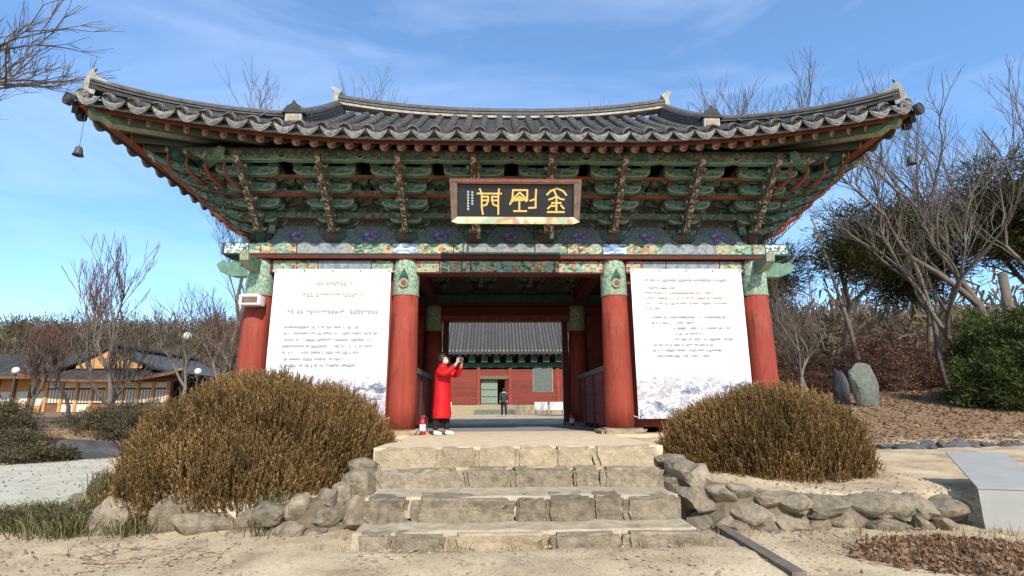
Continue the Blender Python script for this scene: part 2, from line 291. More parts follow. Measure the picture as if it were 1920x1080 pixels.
# ------------------------------------------------------------------ terrain
def sstep(a, b, x): t = np.clip((x - a) / (b - a), 0, 1); return t * t * (3 - 2 * t)
def H(x, y):
    x = np.asarray(x, float); y = np.asarray(y, float)
    left = np.interp(y, [-30, -6, 4, 60, 400], [-1.2, -.95, -1.0, -.1, 0.])
    yb = 5.2 + (x + 15) * 1.35; bank = sstep(0, 2.6, y - yb) * np.interp(x, [-60, -9, -6.5], [1, 1, 0]); left = left + bank * (np.where(y > 4, .9, .9))
    right = np.interp(y, [-30, -6, -4.9, -4.2, 0, 3, 8, 14, 40, 400], [-1.15, -1.04, -1.0, -.66, -.52, -.42, .42, .95, 2.4, 6])
    right = right + np.interp(x, [7, 14, 40], [0, .12, 1.0]) * np.interp(y, [-4, 4], [0, 1])
    front = np.interp(y, [-30, -8, -5.7], [-1.1, -.95, -.885])
    mid = np.where(y < -4.6, front, np.interp(y, [-4.6, -.8, 400], [-.9, -.04, .0]))
    yl = np.interp(-x, [2.0, 2.5, 4., 5., 6.1, 6.9], [-4.15, -4.8, -4.75, -4.6, -3.7, -2.0])
    tl = np.interp(y, [-4.8, -3.5, -.9], [-.62, -.45, -.06]); mL = sstep(-.12, .12, y - yl) * sstep(-7.0, -6.75, x) * (x < 0)
    yr = np.interp(x, [2.0, 2.7, 3.4, 5.5], [-4.5, -4.72, -4.8, -4.65])
    tr = np.interp(y, [-4.9, -3.5, -.9], [-.58, -.46, -.06]); mR = sstep(-.12, .12, y - yr) * (x > 0)
    z = mid
    zl = front * (1 - mL) + tl * mL; zr = front * (1 - mR) + tr * mR
    nearf = (y < -.7)
    z = np.where((x < -2.02) & nearf, zl, z); z = np.where((x > 2.02) & nearf, zr, z)
    z = np.where((np.abs(x) <= 2.02) & (y > -3.8), -.06, z); z = np.where((np.abs(x) <= 2.02) & (y <= -3.8), np.where(y < -5.75, front, -.95), z)
    z = np.where(y >= -.7, -.05, z)
    a = sstep(6.75, 7.1, -x) ; z = z * (1 - a) + left * a
    far = np.interp(y, [-6, -1, 6, 10], [1., 1., 1., 1.])
    b = sstep(5.5, 6.6, x); z = z * (1 - b) + right * b
    cy = sstep(8, 14, y); court = .02 * np.ones_like(z); k = cy * sstep(-14, -10, x) * (1 - sstep(10, 15, x)); z = z * (1 - k) + court * k
    r = np.hypot(x, y)
    hillL = np.clip((-x - 20) / 60, 0, 1) * 0
    d = np.hypot(x + 100, y - 190); z = z + 26 * np.exp(-(np.maximum(0, np.abs((x + 130) * .8 - (y - 190) * .25) - 60) / 60) ** 2 - ((y - 210) / 70) ** 2) * sstep(70, 140, y)
    z = z + 15 * np.exp(-((x - 120) / 110) ** 2 - ((y - 150) / 60) ** 2) * sstep(50, 110, y)
    return z
def axis(lo, hi, step, far, g=1.16):
    a = list(np.arange(lo, hi + 1e-6, step)); d = step
    while a[-1] < far: d *= g; a.append(a[-1] + d)
    d = step; b = [lo]
    while b[-1] > -far: d *= g; b.append(b[-1] - d)
    return np.array(b[:0:-1] + a)
xs, ys = axis(-11, 11, .11, 500, 1.09), axis(-10, 8, .11, 500, 1.09)
XX, YY = np.meshgrid(xs, ys); ZZ = H(XX, YY)
near = (np.abs(XX) < 30) & (YY < 30)
for fq, am in ((1.1, .04), (3.7, .02), (9., .012)):
    Nn = np.array([[noise.noise(Vector((x * fq, y * fq, 3.1))) for x in xs[(np.abs(xs) < 14)]] for y in ys[(ys < 12) & (ys > -12)]])
    ix = np.where(np.abs(xs) < 14)[0]; iy = np.where((ys < 12) & (ys > -12))[0]; ZZ[np.ix_(iy, ix)] += Nn * am
ZZ[(np.abs(XX) < 6.5) & (YY > -.6) & (YY < 8)] = -.06
ZZ[(np.abs(XX) < 2.0) & (YY > -3.75) & (YY < 8)] = -.06
nx, ny = len(xs), len(ys); idx = np.arange(nx * ny).reshape(ny, nx)
Fq = np.stack([idx[:-1, :-1], idx[:-1, 1:], idx[1:, 1:], idx[1:, :-1]], -1).reshape(-1, 4)
leafy = np.clip(sstep(6.0, 8.5, XX) * sstep(1.5, 4, YY - (XX - 8) * .1) + sstep(-8, -10, XX) * 0, 0, 1)
yb_ = 5.2 + (XX + 15) * 1.35; leafy = np.maximum(leafy, sstep(0, 1, YY - yb_) * (XX < -8) * .9); leafy = np.maximum(leafy, sstep(40, 50, YY))
def ground_material():
    m, t, b = _base('dry_earth_ground'); L = t.links.new; b.inputs['Roughness'].default_value = .97; b.inputs['Specular IOR Level'].default_value = .1
    co = t.nodes.new('ShaderNodeTexCoord')
    def nz_(sc, d=8, ro=.6):
        n = t.nodes.new('ShaderNodeTexNoise'); n.inputs['Scale'].default_value = sc; n.inputs['Detail'].default_value = d; n.inputs['Roughness'].default_value = ro; L(co.outputs['Object'], n.inputs['Vector']); return n
    def ramp(src, cols, ps):
        r = t.nodes.new('ShaderNodeValToRGB'); e = r.color_ramp.elements; e[0].position = ps[0]; e[0].color = (*cols[0], 1); e[1].position = ps[-1]; e[1].color = (*cols[-1], 1)
        for c, p in zip(cols[1:-1], ps[1:-1]): q = e.new(p); q.color = (*c, 1)
        L(src, r.inputs[0]); return r.outputs[0]
    a = ramp(nz_(1.3).outputs[0], [(.33, .25, .155), (.50, .39, .245), (.60, .48, .31)], [.34, .5, .66])
    g = ramp(nz_(28, 6, .75).outputs[0], [(.62, .6, .56), (1, 1, 1), (1.12, 1.1, 1.05)], [.32, .5, .72])
    m1 = t.nodes.new('ShaderNodeMixRGB'); m1.blend_type = 'MULTIPLY'; m1.inputs[0].default_value = 1; L(a, m1.inputs[1]); L(g, m1.inputs[2])
    lf = ramp(nz_(11, 8, .8).outputs[0], [(.09, .055, .035), (.19, .12, .07), (.29, .19, .11), (.38, .29, .18)], [.3, .45, .55, .7])
    at = t.nodes.new('ShaderNodeAttribute'); at.attribute_name = 'tone'
    ad = t.nodes.new('ShaderNodeMath'); ad.operation = 'MULTIPLY_ADD'; ad.inputs[1].default_value = .7; L(nz_(2.5, 6).outputs[0], ad.inputs[0]); 
    s2 = t.nodes.new('ShaderNodeMath'); s2.operation = 'SUBTRACT'; s2.inputs[1].default_value = .35; L(at.outputs['Fac'], s2.inputs[0]); L(s2.outputs[0], ad.inputs[2])
    fac = ramp(ad.outputs[0], [(0, 0, 0), (1, 1, 1)], [.35, .6])
    m2 = t.nodes.new('ShaderNodeMixRGB'); L(fac, m2.inputs[0]); L(m1.outputs[0], m2.inputs[1]); L(lf, m2.inputs[2]); L(m2.outputs[0], b.inputs['Base Color'])
    bu = t.nodes.new('ShaderNodeBump'); bu.inputs['Strength'].default_value = .55; bu.inputs['Distance'].default_value = .03; L(nz_(22, 10, .7).outputs[0], bu.inputs['Height']); L(bu.outputs[0], b.inputs['Normal'])
    return m
M['ground'] = ground_material()
gme = np_mesh('ground', np.stack([XX, YY, ZZ], -1).reshape(-1, 3), Fq, M['ground'], leafy.reshape(-1), True)
ground = link('ground', gme); tag(ground, kind='structure')
def gz(x, y): return float(H(x, y))
# pale path at the left, a sheet just above the ground
px = np.linspace(0, 1, 60); py = np.linspace(0, 1, 110); PXX = []; 
for v in py:
    yy = -9.8 + v * 21
    x1 = np.interp(yy, [-9.8, -5.2, -4, -2, 2, 11.2], [-5.8, -6.5, -7.0, -7.4, -7.6, -8.0]) + .12 * math.sin(yy * 2.3)
    x0 = -24; PXX.append([(x0 + (x1 - x0) * u_, yy) for u_ in px])
PXX = np.array(PXX); keep = []
PZ = H(PXX[..., 0], PXX[..., 1]) + .03
Pv = np.concatenate([PXX, PZ[..., None]], -1).reshape(-1, 3); pidx = np.arange(60 * 110).reshape(110, 60)
Pf = np.stack([pidx[:-1, :-1], pidx[:-1, 1:], pidx[1:, 1:], pidx[1:, :-1]], -1).reshape(-1, 4)
cen = Pv[Pf].mean(1); Pf = Pf[cen[:, 1] < 5.2 + (cen[:, 0] + 15) * 1.35 + .25 * np.sin(cen[:, 0] * 3)]
M['path'] = mat('pale_compacted_path', (.62, .58, .45), (.40, .37, .28), 1.6, .95, .8, 14, stretch=(1, 2.4, 1), contrast=(.35, .75), detail=12)
tag(link('path', np_mesh('path', Pv, Pf, M['path'], None, True)), kind='structure')

# ------------------------------------------------------------------ platform, floor
pf = MB(); pf.box(-2.06, 2.06, -3.86, -.66, -.5, 0); pf.box(-6.0, 6.0, -.66, 1.3, -.5, 0)
platform = tag(obj('platform', pf, M['floor']), kind='structure')
fl = MB().box(-6.3, 6.3, 1.3, 7.2, -.5, -.004); tag(obj('floor', fl, M['floor_shade']), kind='structure')  # floor turns dark grey here to paint the shaded band inside

# ------------------------------------------------------------------ stone stairs
stairs = thing('stone_stairs', 'broad worn stone steps of four risers leading up to the gate', 'steps', (0, -4.1, 0))
SO = Vector((0, -4.1, 0))
rows = [(-4.10, 0, -.27, -1.98, 1.92), (-4.42, -.25, -.49, -1.98, 1.9), (-5.2, -.49, -.72, -1.88, 1.82), (-5.76, -.765, -.98, -1.78, 1.9)]
for ri, (Y, zt, zb, xa, xb) in enumerate(rows):
    x = xa; k = 0
    while x < xb - .05:
        w = min(random.choice((.38, .55, .8, 1.15)) * random.uniform(.9, 1.1), xb - x)
        if xb - (x + w) < .3: w = xb - x
        m_ = None
        if ri == 0: m_ = M['stone_rust'] if x > .6 and random.random() < .7 else M['stone_tan']
        if ri == 3 and random.random() < .3: m_ = M['stone_tan']
        dp = .34 if ri in (0, 1) else .42
        o = place_rock(stairs, Vector((x + w / 2, Y + dp / 2 + random.uniform(-.025, .025), (zt + zb) / 2 - .03 + random.uniform(-.012, .008))) - SO,
                       (w * 1.02 - .015, dp, zt - zb + .08), 'stone_block', random.uniform(-.03, .03), m=m_, tilt=(random.uniform(-.04, .04), random.uniform(-.02, .02)))
        x += w
# packed earth of the treads
for (ya, yb2, z) in ((-4.30, -4.02, -.268), (-5.12, -4.2, -.50), (-5.66, -5.0, -.762)):
    P = [[(x_, y_ + 4.1, z + noise.noise(Vector((x_ * 3, y_ * 3, z))) * .022 + .02) for x_ in np.linspace(-1.86, 1.82, 50)] for y_ in np.linspace(ya, yb2, 10)]
    P = [[(p[0], P[0][0][1] - .02, z - .2) for p in P[0]]] + P
    obj('earth_tread', MB().grid(P), M['tread'], stairs, smooth=True)

# ------------------------------------------------------------------ the gate
GX = [-5.56, -2.34, 2.34, 5.56]; DEP = 5.6; MY = 2.8
gate = thing('temple_gate', 'painted wooden temple gate with curved tiled roof and red columns', 'gate', (0, 0, 0))
def column_mesh():
    b = MB(); b.lathe([(.312, .1), (.315, .6), (.308, 1.3), (.296, 2.2), (.28, 3.0)], 24); return b.mesh('column', M['col_red'], True)
cm = column_mesh()
capm = MB().lathe([(.288, 2.98), (.291, 3.05), (.291, 3.62), (.27, 3.76), (.19, 3.84), (.05, 3.87)], 24).mesh('capital', [M['capital']], True)
ring = MB().lathe([(.292, 2.965), (.298, 2.98), (.298, 3.02), (.292, 3.03)], 24).mesh('capital_ring', [M['cream']])
basem = rock_mesh('base_stone', M['stone_tan'], 3, box=True)
emb = MB()
emb.lathe([(.0, 0), (.10, 0), (.10, .02), (0, .02)], 14, mi=0); emb.lathe([(.0, .02), (.06, .02), (.06, .03), (0, .03)], 12, mi=1)
emb.prism([(-.12, .1), (0, .34), (.12, .1), (0, .16)], (0, 0, .01), (1, 0, 0), (0, 1, 0), (0, 0, .008), mi=2)
embm = emb.mesh('lotus_emblem', [M['cream'], M['orange'], M['green']])
for iy, Y in enumerate((0, MY, DEP)):
    for ix_, X in enumerate(GX):
        if iy == 1 and abs(X) < 3: continue
        c = link('column', cm, gate, loc=(X, Y, 0)); link('capital', capm, c); link('capital_ring', ring, c)
        link('base_stone', basem, gate, loc=(X, Y, -.02), sc=(.95, .9, .27))
        if iy == 0 and abs(X) < 3:
            link('lotus_emblem', embm, c, loc=(0, -.315, 3.22), rz=(PI / 2, 0, 0))
# lintels and painted bands
for Y, s in ((0, -1), (DEP, 1)):
    for a, b in zip(GX[:-1], GX[1:]):
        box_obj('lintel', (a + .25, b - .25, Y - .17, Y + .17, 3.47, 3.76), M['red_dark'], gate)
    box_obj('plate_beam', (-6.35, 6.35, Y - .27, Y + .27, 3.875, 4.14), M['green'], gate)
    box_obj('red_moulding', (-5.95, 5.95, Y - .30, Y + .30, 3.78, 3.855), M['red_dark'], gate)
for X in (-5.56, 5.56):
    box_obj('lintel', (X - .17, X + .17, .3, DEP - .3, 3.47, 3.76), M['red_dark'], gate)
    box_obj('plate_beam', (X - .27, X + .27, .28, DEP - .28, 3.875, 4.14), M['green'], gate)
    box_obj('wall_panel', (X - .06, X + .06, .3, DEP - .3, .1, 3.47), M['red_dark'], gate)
# painted panels on the plate (front): widths measured along the beam
def panels(x0, x1, z0, z1, y, seq, th=.008):
    tot = sum(w for w, _ in seq); x = x0
    for w, m_ in seq:
        w2 = (x1 - x0) * w / tot
        box_obj('painted_panel', (x + .012, x + w2 - .012, y - th, y, z0, z1), M[m_], gate)
        for xx in (x - .006, x + .026 - .012):
            pass
        box_obj('stripe', (x - .010, x + .010, y - th - .004, y, z0, z1), M['cream'] if random.random() < .5 else M['red_dark'], gate)
        x += w2
Yf = -.27
panels(-6.3, -2.62, 3.90, 4.12, Yf, [(.5, 'beam_end'), (.25, 'band2'), (.5, 'band1'), (.25, 'band2'), (1.1, 'band4'), (.6, 'band1'), (.3, 'band2')])
panels(-2.62, -2.06, 3.90, 4.12, Yf, [(1, 'band3')])
panels(-2.06, 2.06, 3.90, 4.12, Yf, [(.5, 'band1'), (.25, 'band2'), (.2, 'band1'), (2., 'band4'), (.2, 'band1'), (.25, 'band2'), (.5, 'band1')])
panels(2.06, 2.62, 3.90, 4.12, Yf, [(1, 'band3')])
panels(2.62, 6.3, 3.90, 4.12, Yf, [(.5, 'band1'), (.3, 'band2'), (1.2, 'band4'), (.3, 'band2'), (.5, 'band1'), (.3, 'band2'), (.5, 'beam_end')])
Yl = -.17
panels(-5.25, -2.6, 3.50, 3.75, Yl, [(.5, 'band2'), (.5, 'band1'), (1.2, 'band4'), (.5, 'band1')])
panels(-2.08, 2.08, 3.50, 3.75, Yl, [(.5, 'band2'), (.5, 'band1'), (.2, 'band2'), (1.9, 'band1'), (.2, 'band2'), (.5, 'band1'), (.4, 'band2')])
panels(2.6, 5.25, 3.50, 3.75, Yl, [(.4, 'band2'), (.5, 'band4'), (1.2, 'band4'), (.5, 'band2')])
for s in (-1, 1):        # curled beam noses outside the outer columns
    nose = MB().prism([(0, 0), (.35, .0), (.62, .1), (.72, .26), (.6, .36), (.45, .3), (.3, .36), (0, .36)], (s * 5.8, 0, 3.42), (s, 0, 0), (0, 0, 1), (0, .1, 0), mi=0, side=1)
    obj('beam_nose', nose, [M['green2'], M['cream']], gate)
    nose = MB().prism([(0, 0), (.4, .0), (.62, .12), (.66, .3), (.5, .24), (0, .27)], (s * 5.56, -.25, 3.46), (0, -1, 0), (0, 0, 1), (.09, 0, 0), mi=0, side=1)
    obj('beam_nose', nose, [M['green2'], M['cream']], gate)
# walls of side bays
for s in (-1, 1):
    for k in range(7):
        a = s * 2.62 + s * k * .375; b = a + s * .368
        for Y in (.05, DEP): box_obj('wall_board', (min(a, b), max(a, b), Y - .03, Y + .03, .12, 3.47), M['red_plank'], gate)
    # low plank partition along the passage
    for k in range(5): box_obj('partition_board', (s * 2.34 - .03, s * 2.34 + .03, .3, DEP - .3, .12 + k * .255, .12 + k * .255 + .248), M['red_plank'], gate)
    box_obj('partition_rail', (s * 2.34 - .07, s * 2.34 + .07, .3, DEP - .3, 1.40, 1.53), M['stone_pale'], gate)
    for Y in (1.4, 2.8, 4.2): box_obj('partition_post', (s * 2.34 - .06, s * 2.34 + .06, Y - .05, Y + .05, .0, 1.40), M['red_dark'], gate)
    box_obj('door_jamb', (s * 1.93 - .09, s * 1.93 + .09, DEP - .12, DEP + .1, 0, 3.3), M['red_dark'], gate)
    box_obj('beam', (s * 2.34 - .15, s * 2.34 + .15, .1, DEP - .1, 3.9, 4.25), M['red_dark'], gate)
box_obj('rear_lintel', (-2.1, 2.1, DEP - .14, DEP + .14, 3.28, 3.47), M['orange'], gate)
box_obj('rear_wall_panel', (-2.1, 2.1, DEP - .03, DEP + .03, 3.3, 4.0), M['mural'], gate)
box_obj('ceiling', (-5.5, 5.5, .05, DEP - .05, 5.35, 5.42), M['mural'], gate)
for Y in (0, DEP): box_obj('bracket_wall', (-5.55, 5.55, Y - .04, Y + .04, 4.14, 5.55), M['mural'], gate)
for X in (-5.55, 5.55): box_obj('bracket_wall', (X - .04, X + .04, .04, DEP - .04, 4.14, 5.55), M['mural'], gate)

# ---- bracket sets
def arm_mesh(Lh, h=.185, th=.065):
    b = MB(); n = 7
    low = [(Lh * (.55 + .45 * math.sin(PI / 2 * i / n)), h * .62 * (1 - math.cos(PI / 2 * i / n))) for i in range(n + 1)]
    poly = [(-Lh, h)] + [(-a, c) for a, c in reversed(low)] + low + [(Lh, h)]
    b.prism(poly, (0, 0, 0), (1, 0, 0), (0, 0, 1), (0, th, 0), mi=0, side=1)
    for k in range(len(poly) - 2):       # pale outline, proud of the face
        (u0, v0), (u1, v1) = poly[k + 1], poly[k + 2] if k + 2 < len(poly) else poly[0]
        e = Vector((u1 - u0, v1 - v0)); 
        if e.length < 1e-4: continue
        nrm = Vector((-e.y, e.x)).normalized() * .028
        if (Vector((0, h * 1.2)) - Vector((u0, v0))).dot(nrm) < 0: nrm = -nrm
        y = -th - .004
        b.add([(u0, y, v0), (u1, y, v1), (u1 + nrm.x, y, v1 + nrm.y), (u0 + nrm.x, y, v0 + nrm.y)], [(0, 1, 2, 3)], 2)
    return b.mesh('bracket_arm', [M['arm'], M['green2'], M['cream']])
ARMS = {k: arm_mesh(.22 + .14 * k, .20) for k in range(6)}
def tongue_mesh(P, name='bracket_tongue'):
    b = MB(); poly = [(.25, 0), (-P + .14, 0), (-P - .02, .02), (-P - .18, .1), (-P - .30, .24), (-P - .22, .21), (-P - .12, .16), (-P, .17), (.25, .17)]
    b.prism([(u, v) for u, v in poly], (0, 0, 0), (0, 1, 0), (0, 0, 1), (.055, 0, 0), mi=0, side=1); return b.mesh(name, [M['arm'], M['tongue']])
def hook_mesh():
    b = MB(); pts = [(0, 0, 0), (0, -.22, .02), (0, -.42, .10), (0, -.54, .24), (0, -.52, .37), (0, -.58, .46)]; b.tube(pts, [.042, .042, .038, .03, .022, .01], 6); return b.mesh('bracket_hook', [M['orange']], True)
HOOK = hook_mesh()
HOOKT = MB().lathe([(.0, -.02), (.028, .0), (.03, .03), (.015, .06), (.0, .09)], 8).mesh('hook_tip', [M['cream']])
blk = MB(); w = .11
blk.add([(-w * .7, -w * .7, 0), (w * .7, -w * .7, 0), (w * .7, w * .7, 0), (-w * .7, w * .7, 0), (-w, -w, .05), (w, -w, .05), (w, w, .05), (-w, w, .05), (-w, -w, .1), (w, -w, .1), (w, w, .1), (-w, w, .1)],
        [(3, 2, 1, 0)] + [(i, (i + 1) % 4, 4 + (i + 1) % 4, 4 + i) for i in range(4)] + [(4 + i, 4 + (i + 1) % 4, 8 + (i + 1) % 4, 8 + i) for i in range(4)] + [(8, 9, 10, 11)])
BLK = blk.mesh('bracket_block', [M['block']])
cvm = MB(); cvm.lathe([(.0, -.05), (.045, -.03), (.06, .01), (.04, .05), (.0, .07)], 7); cvm.lathe([(.0, .04), (.025, .06), (.0, .11)], 6); CARV = cvm.mesh('bud_carving', [M['tongue']])
TN = 5; TZ = .245; TY = .28
TONG = [tongue_mesh(.32 + TY * i) for i in range(TN)]
def bracket(loc, rz=0, full=True):
    r = link('bracket_set', None, gate, loc=loc, rz=rz)
    link('bracket_block', BLK, r, sc=(2.3, 2.3, 2.2))
    for i in range(TN):
        z = .21 + TZ * i
        link('bracket_tongue', TONG[i], r, loc=(0, 0, z))
        for sx in (-1, 1): link('bud_carving', CARV, r, loc=(sx * .085, -.30 - TY * i, z + .07), rz=(.9, sx * .5, random.uniform(-1, 1)), sc=random.uniform(.7, 1.1))
        for j in range(i + 1):
            k = min(5, max(1, i + 1 - (j + 1) // 2)) if full else 1
            y = -TY * j
            if not full and j < i: continue
            link('bracket_arm', ARMS[k], r, loc=(0, y, z + .003 * j))
            if j >= i - 1:
                Lh = .22 + .14 * k
                for sx in (-1, 1): link('bracket_block', BLK, r, loc=(sx * (Lh - .09), y, z + .185))
                link('bracket_block', BLK, r, loc=(0, y - .0, z + .186), sc=(1, 1, .95))
    link('bracket_arm', ARMS[5], r, loc=(0, -TY * TN + .02, .21 + TZ * TN - .03))
    return r
z0 = 4.14
for X in (-5.56, -3.95, -2.34, -.8, .8, 2.34, 3.95, 5.56): bracket((X, 0, z0))
for X in (-2.34, -.8, .8, 2.34):
    bracket((X, DEP, z0), 0); bracket((X, DEP, z0), PI)
for s in (-1, 1):
    for Y in (0, 1.87, 3.73, 5.6): bracket((s * 5.56, Y, z0), s * PI / 2)
    d = bracket((s * 5.56, 0, z0), s * PI / 4, full=False)
    for c in d.children:
        if c.name.startswith('bracket_tongue'): c.scale = (1.3, 1.42, 1)
    for k, u in enumerate((-.1, .28, .66, 1.04)):       # row of upturned tips under the corner
        h = link('bracket_hook', HOOK, gate, loc=(s * (5.75 + u), -1.05, z0 + .92 + .05 * k), rz=-s * .0 + s * .35); link('hook_tip', HOOKT, h, loc=(0, -.58, .45))
        h = link('bracket_hook', HOOK, gate, loc=(s * 6.6, -1.3 + u + .6, z0 + .98), rz=s * 1.2); link('hook_tip', HOOKT, h, loc=(0, -.58, .45))
    for k in range(5):
        h = link('bracket_hook', HOOK, gate, loc=(s * (5.8 + .2 * k), -.28 - .2 * k, z0 + .15 + .2 * k), rz=s * .78); link('hook_tip', HOOKT, h, loc=(0, -.58, .45))
# painted lower mural panels with lotus flowers between the sets
lot = MB()
for k in range(14):
    a = 2 * PI * k / 14; lot.add([(0, 0, 0), (.10 * math.cos(a - .2), .10 * math.sin(a - .2), .012), (.2 * math.cos(a), .17 * math.sin(a), .02), (.10 * math.cos(a + .2), .10 * math.sin(a + .2), .012)], [(0, 1, 2, 3)])
lot.lathe([(.05, .0), (.05, .02)], 10, mi=1)
LOT = lot.mesh('lotus_flower', [M['lotus'], M['orange']])
edges = [-5.56, -3.95, -2.34, -.8, .8, 2.34, 3.95, 5.56]
for a, b in zip(edges[:-1], edges[1:]):
    w = b - a - .5; c = (a + b) / 2
    pn = MB().add([(c - w / 2 - .1, -.255, 4.145), (c + w / 2 + .1, -.255, 4.145), (c + w / 2 * .62, -.07, 4.60), (c - w / 2 * .62, -.07, 4.60)], [(0, 1, 2, 3)]).add([(c - w / 2, -.05, 4.145), (c + w / 2, -.05, 4.145), (c + w / 2 * .6, -.06, 4.56), (c - w / 2 * .6, -.06, 4.56)], [(3, 2, 1, 0)])
    obj('mural_panel', pn, M['mural_low'], gate)
    link('lotus_flower', LOT, gate, loc=(c, -.20, 4.32), rz=(PI / 2 - .35, 0, 0), sc=1.1)
# rails running across the bracket sets
for y, z, m_, h in ((-.66, z0 + .93, 'orange', .05), (-.66, z0 + .985, 'dark_pattern', .07), (-.33, z0 + .55, 'dark_pattern', .12), (-1.0, z0 + 1.22, 'orange', .05), (-1.34, z0 + 1.46, 'dark_pattern', .10)):
    L_ = 6.3 if y > -.9 else 6.9
    box_obj('rail', (-L_ - y * .2, L_ + y * .2, y - .05, y + .05, z, z + h), M[m_], gate)
    for s in (-1, 1): box_obj('rail', (s * (5.56 - y) - .05, s * (5.56 - y) + .05, y + .06, DEP - y - .06, z, z + h), M[m_], gate)
for Y in (-1.38, DEP + 1.38):
    obj('purlin', MB().tube([(-7.0, Y, 5.74), (7.0, Y, 5.74)], .11, 12), M['dark_pattern'], gate, smooth=True)
for s in (-1, 1): obj('purlin', MB().tube([(s * 6.91, -1.5, 5.66), (s * 6.91, DEP + 1.5, 5.66)], .13, 12), M['green'], gate, smooth=True)

# ---- roof
HX, HYc, HY = 8.24, MY, 5.4
Z0 = 5.79; GABX = 4.98
def g_(c): return max(0., 1 - c / 6.3) ** 2
def inset(c): return .42 * (1 - g_(c))
def zroof(c, d): return Z0 + .50 * g_(c) * max(0, 1 - d / 5) + .50 * d + .030 * d * d
def SXf(x): return x * .958 if x > 0 else x
def front(u, d, dz=0):   # u = x
    c = HX - abs(u); return Vector((SXf(u), -2.6 + inset(c) + d, zroof(c, d) + dz))
def side(s, u, d, dz=0):  # u = y - MY
    c = HY - abs(u); return Vector((SXf(s * (HX - inset(c) - d)), MY + u, zroof(c, d) + dz))
def rear(u, d, dz=0): p = front(u, d, dz); return Vector((p.x, 2 * MY - p.y, p.z))
def dmax_front(u):
    if abs(u) <= GABX: return HY - inset(HX - abs(u))
    return max(.02, HX - abs(u))
def dmax_side(u):
    c = HY - abs(u); return min(c, HX - GABX - inset(c) + .0)
PITCH = .437
def slope(fn, H_, dm, nm):
    n = int(2 * H_ / PITCH) + 1; us = [(-H_ + (2 * H_ - (n - 1) * PITCH) / 2) + i * PITCH for i in range(n)]
    # base surface with troughs
    P = []; per = 6; nn = int(2 * H_ / PITCH * per)
    for i in range(nn + 1):
        u = -H_ + .02 + (2 * H_ - .04) * i / nn; D = dm(u); ph = ((u - us[0]) / PITCH) % 1
        off = -.045 * math.sin(PI * ph) ** 1
        P.append([fn(u, D * j / 14, off) for j in range(15)])
    obj('roof_surface', MB().grid(P), M['tile_dark'], gate, smooth=True)
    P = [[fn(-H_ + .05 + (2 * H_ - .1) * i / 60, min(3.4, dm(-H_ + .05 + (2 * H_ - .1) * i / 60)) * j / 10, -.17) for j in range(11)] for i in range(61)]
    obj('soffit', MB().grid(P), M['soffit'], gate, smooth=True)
    # front edge boards
    for (d0, za, zb, m_, nm2) in ((.07, -.06, -.16, 'tile_dark', 'eave_fillet'), (.13, -.15, -.25, 'orange', 'eave_board')):
        b = MB(); K = 80; rowsv = []
        for i in range(K + 1):
            u = (-H_ + .06) + (2 * H_ - .12) * i / K; rowsv.append([fn(u, d0, za), fn(u, d0, zb), fn(u, d0 + .12, zb), fn(u, d0 + .12, za)])
        b.grid([list(x) for x in zip(*rowsv)]); obj(nm2, b, M[m_], gate, smooth=False)
    for i, u in enumerate(us):
        D = dm(u)
        if D > .3:
            b = MB(); ns = max(1, round(D / .34)); nr = 7; vs = []; path = []
            for k in range(ns):
                path += [(D * k / ns, .118), (D * (k + 1) / ns, .095)]
            for (d, r) in path:
                p = fn(u, d); q = fn(u + .01, d); t = (q - p).normalized(); f2 = (fn(u, d + .05) - p).normalized(); up = t.cross(f2); up = up if up.z > 0 else -up
                for a in range(nr): th = PI * a / (nr - 1); vs.append(p + t * (math.cos(th) * r) + up * (math.sin(th) * r * .95 + .005))
            fs = [(k * nr + a, k * nr + a + 1, (k + 1) * nr + a + 1, (k + 1) * nr + a) for k in range(len(path) - 1) for a in range(nr - 1)]
            b.add(vs, fs); o = obj('tile_row', b, M['tile'], gate, smooth=False)
        # round end tile
        p = fn(u, 0); t = (fn(u + .05, 0) - fn(u - .05, 0)).normalized(); out = (fn(u, 0) - fn(u, .3)).normalized(); up = t.cross(out); up = up if up.z > 0 else -up
        mw = Matrix((t, up, t.cross(up))).transposed().to_4x4()
        if nm: e = link('end_tile', ENDT, gate); e.matrix_local = Matrix.Translation(p + up * .035 - out * .09) @ mw
    for i in range(n - 1):
        u = us[i] + PITCH / 2; p = fn(u, 0); t = (fn(u + .05, 0) - fn(u - .05, 0)).normalized(); out = (fn(u, 0) - fn(u, .3)); out.z = 0; out.normalize(); up = t.cross(out); up = up if up.z > 0 else -up
        if nm:
            nrm = t.cross(up); rot = Matrix((t, up, nrm)).transposed().to_4x4()
            e = link('drip_tile', DRIP, gate); e.matrix_local = Matrix.Translation(p + out * .10 + Vector((0, 0, -.0))) @ rot @ Matrix.Rotation(random.uniform(-.03, .03), 4, 'Z')
ENDT = None
b = MB(); b.lathe([(.112, -.06), (.118, -.02), (.118, .03), (.10, .03), (.098, .018), (.05, .018), (.045, .028), (.0, .03)], 16); b.lathe([(.118, -.061), (.0, -.06)], 16); ENDT = b.mesh('end_tile', [M['tile_face']])
b = MB(); nn = 12; top = [(-.205 + .41 * k / nn, .015 - .085 * math.sin(PI * k / nn)) for k in range(nn + 1)]; bot = [(.205 - .41 * k / nn, .0 - .205 * math.sin(PI * k / nn) ** .8) for k in range(nn + 1)]
poly = top + bot[1:-1]
b.prism(poly, (0, -.0, 0), (1, 0, 0), (0, 1, 0), (0, 0, .018)); 
sc_ = [(u * .82, (v + .075) * .72 - .078) for u, v in poly]; b.prism(sc_, (0, 0, 0), (1, 0, 0), (0, 1, 0), (0, 0, .028))
for k in range(5): b.lathe([(.016, -.035), (.016, .035)], 6, (-.1 + .05 * k, -.115 - .02 * (1 - abs(k - 2)), 0))
